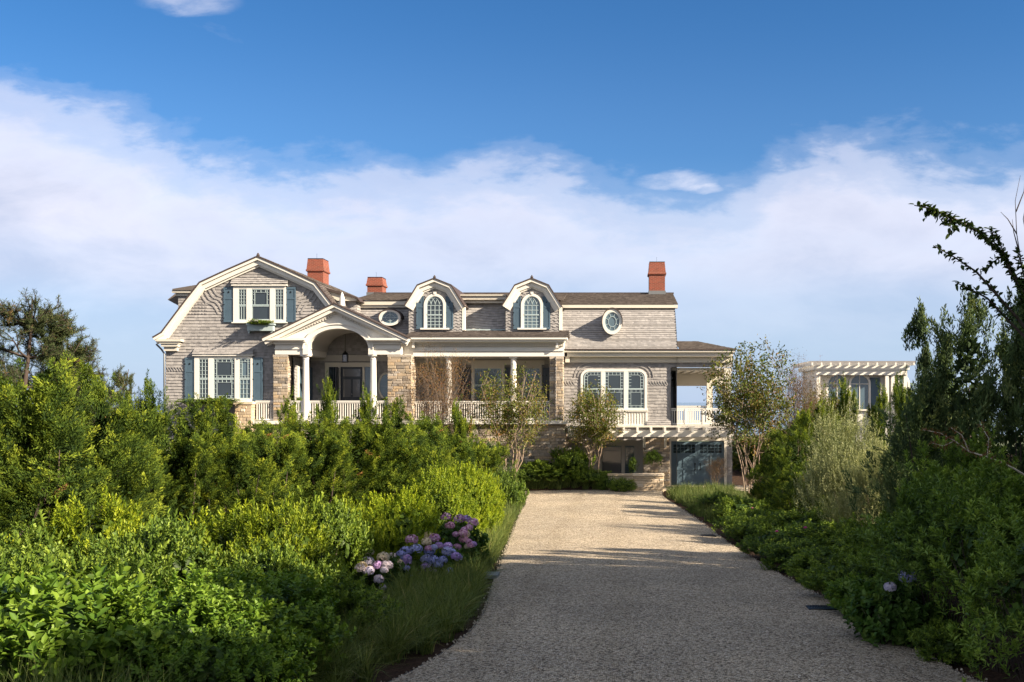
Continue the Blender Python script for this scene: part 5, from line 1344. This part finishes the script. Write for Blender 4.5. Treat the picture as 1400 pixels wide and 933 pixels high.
# pines behind
for v_, px, d_, top, w_, lab in [(0,30,33,398,190,'dark sparse pine at the far left, highest of the pines'),(1,95,35,425,170,'dark sparse pine in the middle of the pines at the left'),(2,136,36,458,100,'dark pine whose boughs reach right towards the house corner'),(1,160,38,505,66,'small low pine nearest the house corner'),(0,-50,34,430,170,'dark pine mostly outside the left edge of the picture')]:
    place(PINE[v_], px, d_, top-8, w_*1.45, lab, 'pine_tree', 'pine tree', 'dark pines behind the junipers', ('needles','trunk'))
# mid-left shrubs
SG = 'lime green shrubs before the junipers'
for v_, px, d_, top, w_, lab in [(MID[0],20,14.0,724,230,'green shrub at the left edge below the tallest juniper'),(LIME[1],135,15.2,674,190,'tallest lime green shrub, pointed shoots, second from the left edge'),(MID[1],228,14.2,708,190,'green shrub right of the tallest lime one'),
  (LIME[0],310,15.6,690,220,'lime green shrub in the middle of the left bed'),(LIME[1],385,15.0,684,170,'brightest yellow-green rounded shrub left of the dark shrub'),(MID[2],368,13.4,742,170,'green shrub at the front of the left bed above the shaded leaves'),(MID[1],100,12.2,752,220,'green shrub just behind the broad-leaved shrub at lower left'),(LIME[2],-60,15.5,700,200,'lime shrub cut by the left picture edge')]:
    place(v_, px, d_, top, w_*1.0, lab, 'leafy_shrub', 'shrub', SG)
place(MID[0], 446, 17.4, 682, 130, 'darker green shrub between the lime shrubs and the round clipped shrub', 'leafy_shrub', 'shrub')
place(LIME[1], 478, 18.2, 682, 90, 'small yellow-green shrub behind the white and mauve hydrangea heads', 'leafy_shrub', 'shrub')
RG = 'rounded yellow-green shrubs along the drive'
for v_, px, d_, top, w_, lab in [(BALL[0],545,19.6,668,112,'nearest rounded yellow-green shrub, just behind the hydrangea flowers'),(BALL[1],594,22.5,645,104,'second rounded yellow-green shrub from the camera'),(BALL[0],636,26.5,632,84,'third rounded shrub along the drive, beneath the junipers'),(BALL[1],660,28.5,650,56,'farthest rounded shrub, bright green, beside the drive grass')]:
    place(v_, px, d_, top, w_*1.1, lab, 'round_shrub', 'shrub', RG)
place(MID[1], 690, 37.5, 640, 60, 'dark green low shrub at the far left corner of the drive', 'leafy_shrub', 'shrub')
place(DCON[0], 668, 40.5, 606, 80, 'dark green bush before the stone terrace wall left of the bare-stemmed tree', 'conifer_bush', 'bush', None, ('foliage','trunk'))
# front-left broad-leaved
BG = 'broad-leaved shrubs in the lower left corner'
for v_, px, d_, top, w_, lab in [(BROAD[0],60,9.6,782,330,'large broad-leaved green shrub in the lower left corner'),(BROADS[0],235,10.2,792,300,'dense green shrub with smaller leaves in the lower left, right of the broad-leaved one'),(BROADS[1],345,11.6,785,240,'leafy shrub half in shade, left of the dark shaded shrub'),(MID[2],420,13.6,768,160,'dark shaded shrub left of the hydrangeas'),(MID[0],372,12.0,802,140,'shaded shrub above the fine grass at the lower left'),(BROAD[1],-130,10.4,775,260,'broad-leaved shrub at the very left edge'),(BROADS[0],290,9.6,850,220,'low green shrub at the bottom edge right of the grass clump')]:
    place(v_, px, d_, top, w_*1.1, lab, 'broadleaf_shrub', 'shrub', BG)
# hydrangeas with flower heads
def head(parent, px, py, d, kind, s=.105):
    n = 130; dd = rdir(n); dd = dd[dd[:,2] > -.55]; n = len(dd); per = 4
    c = np.zeros(3); base = dd*np.array([[s,s,s*.8]])*rng.uniform(.9,1.05,(n,1))
    a = nrm(np.cross(dd, rdir(n))); b = np.cross(dd,a); P = np.repeat(base,per,0); ang = np.tile(np.arange(per)*PI/2,n)
    D = np.repeat(a,per,0)*np.cos(ang)[:,None]+np.repeat(b,per,0)*np.sin(ang)[:,None] + np.repeat(dd,per,0)*.25
    r = np.repeat(np.clip(rng.normal(.5,.25,n),0,1),per)
    me = leafmesh('flower_head', P, D, np.repeat(dd,per,0), .024*rng.uniform(.8,1.2,n*per), .024, r, M[kind], .05, .1)
    o = bpy.data.objects.new('flower_head', me); C.objects.link(o); o.parent = parent
    wpos = Vector((wx(px,d), d, wz(py,d))); base_m = Matrix.Translation(parent.location) @ Matrix.Rotation(parent.rotation_euler[2],4,'Z')
    o.location = base_m.inverted() @ wpos; return o
def hyd(v, px, d, top, w_, label, heads):
    o = place(v, px, d, top, w_, label, 'hydrangea_shrub', 'hydrangea', 'hydrangeas in flower by the drive')
    for a, b, k, off in heads: head(o, a, b, d-off-.25, k, rng.uniform(.075,.12))
    ks = [h[2] for h in heads]
    for q in range(len(heads) if len(heads) > 3 else 0):
        a, b = heads[q][0]+rng.uniform(-16,14), heads[q][1]+rng.uniform(3,32); head(o, a, b, d-.85-rng.random()*.15, ks[int(rng.integers(len(ks)))], rng.uniform(.055,.095))
    return o
d1 = 21.0
hyd(HYD[0], 622, d1, 712, 95, 'hydrangea with pink flower heads at the edge of the drive grass, farthest of the four', [(610,707,'f_pink',.1),(615,719,'f_pink',.6),(628,710,'f_pink',.1),(638,710,'f_purple',.0),(647,715,'f_pink',.2),(641,722,'f_pink',.5),(636,731,'f_cream',.6),(634,737,'f_pink',.65)])
hyd(HYD[1], 594, 19.6, 745, 100, 'hydrangea with blue and violet heads, right of centre in the flower group', [(594,736,'f_pink',.1),(586,733,'f_cream',.0),(612,747,'f_purple',.4),(600,746,'f_purple',.2),(587,754,'f_blue',.3),(612,754,'f_blue',.5),(583,765,'f_blue',.6),(592,766,'f_blue',.65),(605,766,'f_blue',.6),(584,777,'f_purple',.7),(575,790,'f_purple',.75),(617,756,'f_blue',.55)])
hyd(HYD[0], 557, 19.0, 752, 90, 'hydrangea with blue heads below the nearest rounded shrub', [(563,738,'f_pink',.0),(569,751,'f_blue',.3),(555,754,'f_blue',.3),(548,758,'f_blue',.4),(555,768,'f_purple',.6),(536,762,'f_pale',.4),(547,772,'f_cream',.5)])
hyd(HYD[1], 516, 18.0, 762, 90, 'hydrangea with pale mauve and white heads at the left of the flower group', [(503,768,'f_pale',.3),(517,773,'f_purple',.5),(529,773,'f_pale',.5),(506,779,'f_pale',.55),(518,793,'f_pale',.7),(505,755,'f_cream',.1),(524,762,'f_cream',.3)])
hyd(HYD[0], 1222, 13.7, 790, 130, 'lone hydrangea on the right with one blue and one white head', [(1241,789,'f_blue',.05),(1217,803,'f_pale',.1)])

# ---- right side
RS = 'low shrubs along the right edge of the drive'
for v_, px, by, top, w_, lab in [(MID[0],985,703,674,70,'low leafy shrub nearest the court on the right'),(MID[1],1018,715,680,80,'rose bush with a small mauve bloom, right of the drive'),(MID[2],1052,734,694,90,'rose bush with two magenta blooms in the right bed'),(MID[0],1030,742,706,80,'low shrub at the curve of the right drive edge'),(MID[1],1062,764,722,84,'shaded low shrub behind the far drain grate'),(MID[2],1115,742,692,110,'dark shrub beneath the silvery shrub'),
  (MID[0],1095,780,738,96,'dark low shrub overhanging the right edging, middle of the bed'),(MID[1],1112,768,722,110,'low rose bush with a pale pink bloom at the middle of the right bed'),(MID[2],1132,796,748,110,'low green shrub left of the fresh green rounded one'),(MID[1],1166,820,760,110,'fresh green rounded shrub on the right, middle distance'),(BROADS[0],1192,842,786,110,'fresh green shrub at the right edging, left of the lone hydrangea'),(MID[2],1195,790,730,130,'dark leafy shrub left of the tall bayberry'),(MID[0],1150,772,712,120,'dark shrub filling the bed behind the fresh green rounded one'),
  (BROADS[1],1245,868,806,120,'broad green shrub by the foot of the bayberry'),(MID[1],1240,790,690,140,'dark shrub before the black-green cedar'),(MID[0],1295,902,850,90,'low dark shrub under the large bayberry at the edging')]:
    place(v_, px, G(px,by)[1], top, w_*1.15, lab, 'low_shrub', 'shrub', RS)
def blooms(px, py, d, lab):
    x, z = wx(px,d), wz(py,d); n = 14; P = np.zeros((n,3)); az = np.arange(n)*2.4; D = np.stack([np.cos(az),np.sin(az),np.linspace(.2,1.2,n)],1)
    me = leafmesh('rose_bloom', P, D, np.array([[0,0,1.]])+D*.1, .06, .055, rng.random(n), M['f_rose'], .1, -.1, True)
    o = bpy.data.objects.new('rose_bloom', me); C.objects.link(o); o.location = (x, d, z); tag(o, lab, 'flower', 'rose blooms in the right bed'); return o
for px, py, d_, lab in [(1029,696,G(1018,715)[1]-.9,'small mauve rose bloom highest in the right bed'),(1048,717,G(1052,734)[1]-1.1,'left one of two magenta rose blooms side by side'),(1057,718,G(1052,734)[1]-1.15,'right and brighter one of two magenta rose blooms'),(1101,723,G(1112,768)[1]-1.1,'pale pink rose bloom right of the magenta pair'),(1062,728,G(1062,764)[1]-.9,'faint pink rose bloom below the magenta pair')]: blooms(px, py, d_, lab)
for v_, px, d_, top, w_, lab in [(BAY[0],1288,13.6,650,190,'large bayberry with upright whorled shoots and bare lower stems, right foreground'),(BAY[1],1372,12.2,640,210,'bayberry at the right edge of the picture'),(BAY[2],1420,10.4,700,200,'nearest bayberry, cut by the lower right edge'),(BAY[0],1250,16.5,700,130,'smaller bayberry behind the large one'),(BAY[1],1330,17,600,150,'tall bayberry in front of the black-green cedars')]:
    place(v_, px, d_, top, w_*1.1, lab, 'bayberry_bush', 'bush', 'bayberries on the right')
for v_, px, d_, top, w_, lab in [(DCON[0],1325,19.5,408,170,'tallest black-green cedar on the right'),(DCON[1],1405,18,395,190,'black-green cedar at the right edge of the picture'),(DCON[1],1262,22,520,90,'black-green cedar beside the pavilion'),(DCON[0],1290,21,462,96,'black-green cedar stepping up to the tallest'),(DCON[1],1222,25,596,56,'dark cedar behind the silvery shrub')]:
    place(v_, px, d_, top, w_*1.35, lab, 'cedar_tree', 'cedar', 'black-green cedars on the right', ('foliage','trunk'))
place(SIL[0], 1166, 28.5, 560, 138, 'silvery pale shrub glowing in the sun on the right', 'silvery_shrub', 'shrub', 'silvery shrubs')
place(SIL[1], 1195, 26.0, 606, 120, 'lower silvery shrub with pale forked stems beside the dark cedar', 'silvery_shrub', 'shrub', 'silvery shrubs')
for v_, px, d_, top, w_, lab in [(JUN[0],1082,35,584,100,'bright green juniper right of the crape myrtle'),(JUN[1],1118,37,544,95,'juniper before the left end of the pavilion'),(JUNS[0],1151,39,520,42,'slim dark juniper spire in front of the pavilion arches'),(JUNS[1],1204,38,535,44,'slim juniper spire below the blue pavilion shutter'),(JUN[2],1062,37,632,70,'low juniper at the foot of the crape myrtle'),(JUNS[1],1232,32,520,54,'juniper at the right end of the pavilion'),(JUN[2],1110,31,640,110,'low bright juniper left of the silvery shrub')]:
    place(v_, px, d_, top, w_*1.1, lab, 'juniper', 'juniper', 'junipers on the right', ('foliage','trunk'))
place(MYR[0], 1024, 44.2, 466, 134, 'largest crape myrtle with pale bare trunks in front of the garage', 'crape_myrtle', 'tree', 'crape myrtles by the house', ('foliage','trunk'))
place(MYR[1], 812, 48.6, 524, 84, 'small crape myrtle in front of the triple arched window', 'crape_myrtle', 'tree', 'crape myrtles by the house', ('foliage','trunk'))
place(MYR[2], 698, 46.0, 496, 118, 'russet-green crape myrtle in front of the middle porch', 'crape_myrtle', 'tree', 'crape myrtles by the house', ('foliage','trunk'))
place(BARE[0], 596, 46.0, 480, 110, 'bare twiggy russet tree covering the left of the middle porch', 'russet_tree', 'tree', 'twiggy russet trees', ('foliage','trunk'))
place(BARE[0], 1092, 47.5, 492, 70, 'thin twiggy tree between the crape myrtle and the pavilion', 'russet_tree', 'tree', 'twiggy russet trees', ('foliage','trunk'), rz=2.0)
place(BARE[0], 978, 48.6, 624, 40, 'small twiggy bush in front of the blue garage door', 'russet_tree', 'tree', 'twiggy russet trees', ('foliage','trunk'), rz=4.0)
place(MYR[1], 1128, 49.0, 522, 80, 'small open tree at the left end of the pavilion', 'crape_myrtle', 'tree', 'crape myrtles by the house', ('foliage','trunk'))
# far bed by the stone terrace
for v_, px, d_, top, w_, lab, nm, ct in [(BOX[0],852,47.2,653,34,'clipped boxwood against the low stone wall','boxwood','shrub'),(BOX[0],808,48.3,641,52,'clipped boxwood at the foot of the small crape myrtle','boxwood','shrub'),(BOX[0],832,47.9,647,34,'small boxwood at the left end of the low stone wall','boxwood','shrub'),(MID[0],782,49.0,612,60,'leafy shrub before the stone arch','leafy_shrub','shrub'),(MID[1],745,48.9,628,60,'leafy shrub against the terrace wall','leafy_shrub','shrub'),(MID[2],722,48.4,640,44,'rounded leafy shrub nearest the left corner of the far bed','leafy_shrub','shrub'),(MID[1],668,46.5,640,60,'shrub below the terrace at the far left end of the drive','leafy_shrub','shrub'),(MID[0],765,48.6,640,60,'low green shrub in the middle of the far bed','leafy_shrub','shrub')]:
    place(v_, px, d_, top, w_*1.1, lab, nm, ct, 'plants in the far bed')
# potted / porch plants
def leafy(px, d, zb, h, w_, lab, v=None, cat='plant', name='porch_plant'):
    v = v or MID[0]; x = wx(px,d); o = empty(name, (x,d,zb), rng.uniform(0,6)); tag(o, lab, cat)
    c = bpy.data.objects.new('foliage', v['foliage']); C.objects.link(c); c.parent = o; c.scale = (w_/2/v['R'],)*2+(h/v['H'],)
leafy(405, 50.6, FL+.4, .85, .8, 'green potted plant behind the railing by the left portico column')
leafy(526, 50.9, FL+.5, .7, .7, 'dark green potted plant behind the railing by the right portico pier')
leafy(893, 50.2, .9, 1.0, 1.0, 'spiky green plant before the stone pier beside the garage', BAY[0])
leafy(866, 50.2, .5, 1.0, .5, 'tall narrow green plant between the garden window and the stone pier', BAY[1])
leafy(355.5, 49.72, wz(446,49.7), .32, 1.35, 'trailing foliage spilling out of the upper window box', MID[1], 'plant', 'window_box_plant')
leafy(300, 49.7, wz(553,49.7), .34, 3.0, 'dark red and green flowers under the lower gable window', MID[2], 'plant', 'window_box_plant')
# right overhanging tree
tb, tips = [], []
d0 = 13.0
def path(pts, r0, r1, dd=0):
    P = [Vector((wx(a,d0+dd*k), d0+dd*k, wz(b_,d0+dd*k))) for k,(a,b_) in enumerate(pts)]
    tb.append(([tuple(p) for p in P],[r0+(r1-r0)*i/(len(P)-1) for i in range(len(P))],6)); return P
x_, z_ = wx(1470,d0), gz(6,d0)
tb.append(([(wx(1500,d0),d0+.6,z_-.1),(wx(1490,d0),d0+.4,z_+1.5),(wx(1470,d0),d0+.2,wz(560,d0))],[.09,.075,.05],8))
LP_, LD_ = [], []
def leafy_path(P, dens, skip=0):
    for a, b_ in zip(P[:-1], P[1:]):
        L_ = (b_-a).length
        for k in range(int(L_*dens)):
            t = rng.random(); p = a.lerp(b_, t)
            LP_.append(np.array(p)+rng.normal(scale=.012,size=3)); LD_.append(np.array((b_-a).normalized())*.35 + rng.normal(scale=.75,size=3))
a1 = path([(1470,560),(1425,470),(1400,400),(1372,350),(1340,318),(1300,297),(1270,285),(1250,281)],.035,.006,.02)
leafy_path(a1[2:], 85)
a2 = path([(1440,500),(1395,440),(1360,400),(1335,372),(1305,352),(1276,336)],.025,.005,-.03); leafy_path(a2[1:], 60)
a3 = path([(1420,480),(1380,440),(1350,408),(1325,395),(1306,386)],.02,.005,.04); leafy_path(a3[1:], 75)
a4 = path([(1400,400),(1380,370),(1368,335),(1352,312)],.014,.004,.0); leafy_path(a4, 120)
a5 = path([(1430,440),(1405,400),(1398,370),(1392,345)],.016,.004,.0); leafy_path(a5, 120)
a6 = path([(1372,350),(1355,360),(1345,372)],.01,.003,.0); leafy_path(a6, 100)
for pts in ([(1420,430),(1398,370),(1390,320),(1388,275),(1395,240)],[(1390,320),(1378,300),(1368,290)],[(1389,290),(1400,262),(1402,240)],[(1392,340),(1386,318),(1384,300)],[(1405,330),(1399,300),(1404,270)]): path(pts,.009,.002)
for _ in range(14):
    a = a1[int(rng.integers(2,7))]; q = Vector((a.x+rng.uniform(-.1,.25), a.y+rng.uniform(-.2,.2), a.z-rng.uniform(-.15,.25))); tb.append(([tuple(a),tuple(q)],[.006,.003],4)); leafy_path([a,q],90)
LP_ = np.array(LP_); LD_ = nrm(np.array(LD_)); n = len(LP_)
ot = empty('overhanging_tree', (x_, d0, z_)); tag(ot, 'tree with arching leafy boughs and bare twigs reaching in from the right over the cedars', 'tree'); org = np.array([x_, d0, z_])
me = leafmesh('boughs', LP_-org, LD_, rdir(n)*.5+np.array([[0,0,.8]]), .09*rng.uniform(.6,1.2,n), .05, np.clip(rng.normal(.45,.25,n),0,1), M['l_dark'], .15, .2, True)
c = bpy.data.objects.new('foliage', me); C.objects.link(c); c.parent = ot
me = stemmesh('trunk', [([tuple(np.array(p)-org) for p in pts], r, s) for pts, r, s in tb], M['darkbark']); c = bpy.data.objects.new('trunk', me); C.objects.link(c); c.parent = ot
# pale bare branch low on the right, with bronze leaves
tb = []; LP_, LD_ = [], []; d0 = 12.4
b1 = path([(1420,662),(1385,640),(1350,625),(1325,618),(1305,603),(1285,592),(1262,588)],.014,.003,-.02); b2 = path([(1325,618),(1315,595),(1300,585)],.008,.003); b3 = path([(1350,625),(1352,600),(1340,580)],.009,.003); b4 = path([(1305,603),(1290,610),(1275,606)],.006,.002)
tb.append(([tuple(b1[0]),(wx(1450,d0),d0,wz(760,d0)),(wx(1450,d0),d0,gz(5.6,d0))],[.022,.03,.04],6))
for b_ in (b1[1:],b2,b3,b4): leafy_path(b_, 130)
n = len(LP_); o = empty('bronze_leaved_shrub', (wx(1450,d0), d0, gz(5.6,d0))); org = np.array(o.location); tag(o, 'bare pale branch with bronze leaf sprays leaning in above the bayberry', 'shrub')
me = leafmesh('sprays', np.array(LP_)-org, nrm(np.array(LD_)), rdir(n)*.5+np.array([[0,0,.8]]), .06, .022, rng.random(n), M['l_bare'], .15, .1); c = bpy.data.objects.new('foliage', me); C.objects.link(c); c.parent = o
me = stemmesh('branch', [([tuple(np.array(p)-org) for p in pts], r, s) for pts, r, s in tb], simple('bleached_bark', (.5,.44,.37), .8, .2, 9, .2)); c = bpy.data.objects.new('branch', me); C.objects.link(c); c.parent = o

# tall screen trees to the right of the drive, outside the frame: they shade the foreground
for k, (x, y, h) in enumerate([(11.5,14.4,9.8),(11.0,12.2,9.9),(11.2,8.8,9.5),(10.9,5.6,9.8),(12.6,10.6,10.2),(12.4,7.2,10.4),(10.4,2.0,9.4),(10.0,-1.6,9.7),(9.8,-5.2,9.5),(9.0,-8.8,9.6)]):
    v = SHADE[k % 2]; o = empty('screen_tree', (x,y,gz(x,y)-.05), k*1.3); tag(o, 'tall dark evergreen in the screen to the right of the drive, outside the picture', 'tree', 'tall evergreens screening the right side')
    for key, nme in (('foliage','foliage'),('stem','trunk')): c = bpy.data.objects.new(nme, v[key]); C.objects.link(c); c.parent = o; c.scale = (1,1,h/9.5*.99)

# background shrubs beyond the house, seen through the gaps on the right and left
for k, (px, d_, top, w_) in enumerate([(1052,62,590,90),(1098,60,575,80),(1140,64,560,90),(1185,62,556,90),(1245,60,540,110),(1015,66,600,80),(205,60,575,90),(170,58,566,90),(1300,56,520,120)]):
    place(JUN[k % 3], px, d_, top, w_*1.4, 'hazy green bush far behind, ' + ['between garage and pavilion','left of the pavilion','at the near corner of the pavilion','beneath the pavilion windows','beyond the right end of the pavilion','just right of the garage','left of the house corner','under the pine boughs left of the house','behind the tall cedars'][k], 'bush', 'bush', 'bushes beyond the house', ('foliage','trunk'))

# ---- grasses (nobody could count the blades)
def scatter(fn, n):
    out = []
    while len(out) < n:
        p = fn()
        if p is not None: out.append((p[0],p[1],gz(*p)-.01))
    return np.array(out)
def leftband():
    y = 8 + 26*rng.random()**1.3; wid = 2.1 if y < 14 else (1.3 if y < 22 else 1.1)
    x = smooth_edge(LE, y) - .22 - wid*rng.random()**.9 - (.5*rng.random() if y < 13 else 0); return (x, y)
B = scatter(leftband, 900); me = blades('grass_border', B, rng.uniform(.38,.8,len(B)), 100, 1, .011, 1.15, M['grass'], 4, .05)
o = bpy.data.objects.new('border_grass', me); C.objects.link(o); tag(o, 'fine arching grass along the left edge of the gravel drive', 'grass', kind='stuff')
def lb2():
    y = rng.uniform(34,47.4); return (smooth_edge(LE, y) - .15 - 1.6*rng.random(), y)
B = scatter(lb2, 260); me = blades('far_grass', B, rng.uniform(.4,.75,len(B)), 40, 1, .014, .7, M['grass'])
o = bpy.data.objects.new('border_grass', me); C.objects.link(o); tag(o, 'grass tufts where the left edge of the drive meets the court', 'grass', kind='stuff')
def rb():
    y = rng.uniform(33.5,47.5); return (smooth_edge(RE, y) + .3 + 3.0*rng.random(), y)
B = scatter(rb, 620); me = blades('right_grass', B, rng.uniform(.4,.72,len(B)), 42, 1, .014, .6, M['grass'])
o = bpy.data.objects.new('border_grass', me); C.objects.link(o); tag(o, 'bright upright grass right of the drive before the garage', 'grass', kind='stuff')
def fb():
    y = rng.uniform(47.95,49.1); return (rng.uniform(wx(716,48),wx(832,48)), y)
B = scatter(fb, 330); me = blades('bed_grass', B, rng.uniform(.35,.6,len(B)), 40, 1, .014, .6, M['grass'])
o = bpy.data.objects.new('bed_grass', me); C.objects.link(o); tag(o, 'low grass at the front of the far bed before the terrace', 'grass', kind='stuff')
B = scatter(lambda: (wx(75,7.7)+rng.normal(scale=.35), 7.7+rng.normal(scale=.2)), 60); me = blades('clump', B-np.array([[wx(75,7.7),7.7,0]]), rng.uniform(.95,1.3,60), 46, 1, .009, .7, M['grass'])
o = bpy.data.objects.new('grass_clump', me); C.objects.link(o); o.location = (wx(75,7.7),7.7,0); tag(o, 'bright tall grass clump at the bottom left corner', 'grass clump')
# leaf litter of small weeds under the shrubs
def und():
    y = rng.uniform(9,44); s = rng.random() < .6
    x = smooth_edge(LE, y) - 1.2 - rng.random()*9 if s else smooth_edge(RE, y) + .45 + rng.random()*6
    return (x, y)
B = scatter(und, 5200); n = len(B); P = np.repeat(B,9,0)+np.concatenate([rng.normal(scale=.12,size=(n*9,2)),rng.uniform(.02,.22,(n*9,1))],1)
me = leafmesh('cover', P, rdir(n*9)*np.array([[1,1,.4]])+np.array([[0,0,.25]]), rdir(n*9)*.4+np.array([[0,0,1.]]), .07*rng.uniform(.6,1.3,n*9), .035, rng.random(n*9), M['l_mid'], .15, .15)
o = bpy.data.objects.new('ground_cover', me); C.objects.link(o); tag(o, 'low leafy ground cover under the shrubs on both sides of the drive', 'ground cover', kind='stuff')

# loose stones kicked over the drive edges
def stray():
    y = rng.uniform(8,40)**1.0; left = rng.random() < .5; E = LE if left else RE
    return (smooth_edge(E, y) + (-1 if left else 1)*abs(rng.normal(scale=.05)) + (1 if left else -1)*.03, y)
B = scatter(stray, 4200); m = MB()
for bx, by, bz in B:
    r_ = rng.uniform(.008,.018); a0 = rng.uniform(0,6.28); ring = [(bx+r_*math.cos(a0+k*PI/2.5)*rng.uniform(.8,1.1), by+r_*math.sin(a0+k*PI/2.5), bz+.032) for k in range(5)]
    top = [(bx+(p[0]-bx)*.6, by+(p[1]-by)*.6, bz+.036+r_*.9) for p in ring]
    q = rng.random(); m.face(top, q)
    for k in range(5): j = (k+1) % 5; m.face([ring[k],ring[j],top[j],top[k]], q)
o = m.build('loose_gravel', byrnd('loose_gravel_stone', [(0,(.12,.10,.08)),(.5,(.33,.28,.22)),(1,(.55,.49,.40))], .9)); tag(o, 'loose gravel stones strewn along both edges of the drive', 'gravel', kind='stuff')
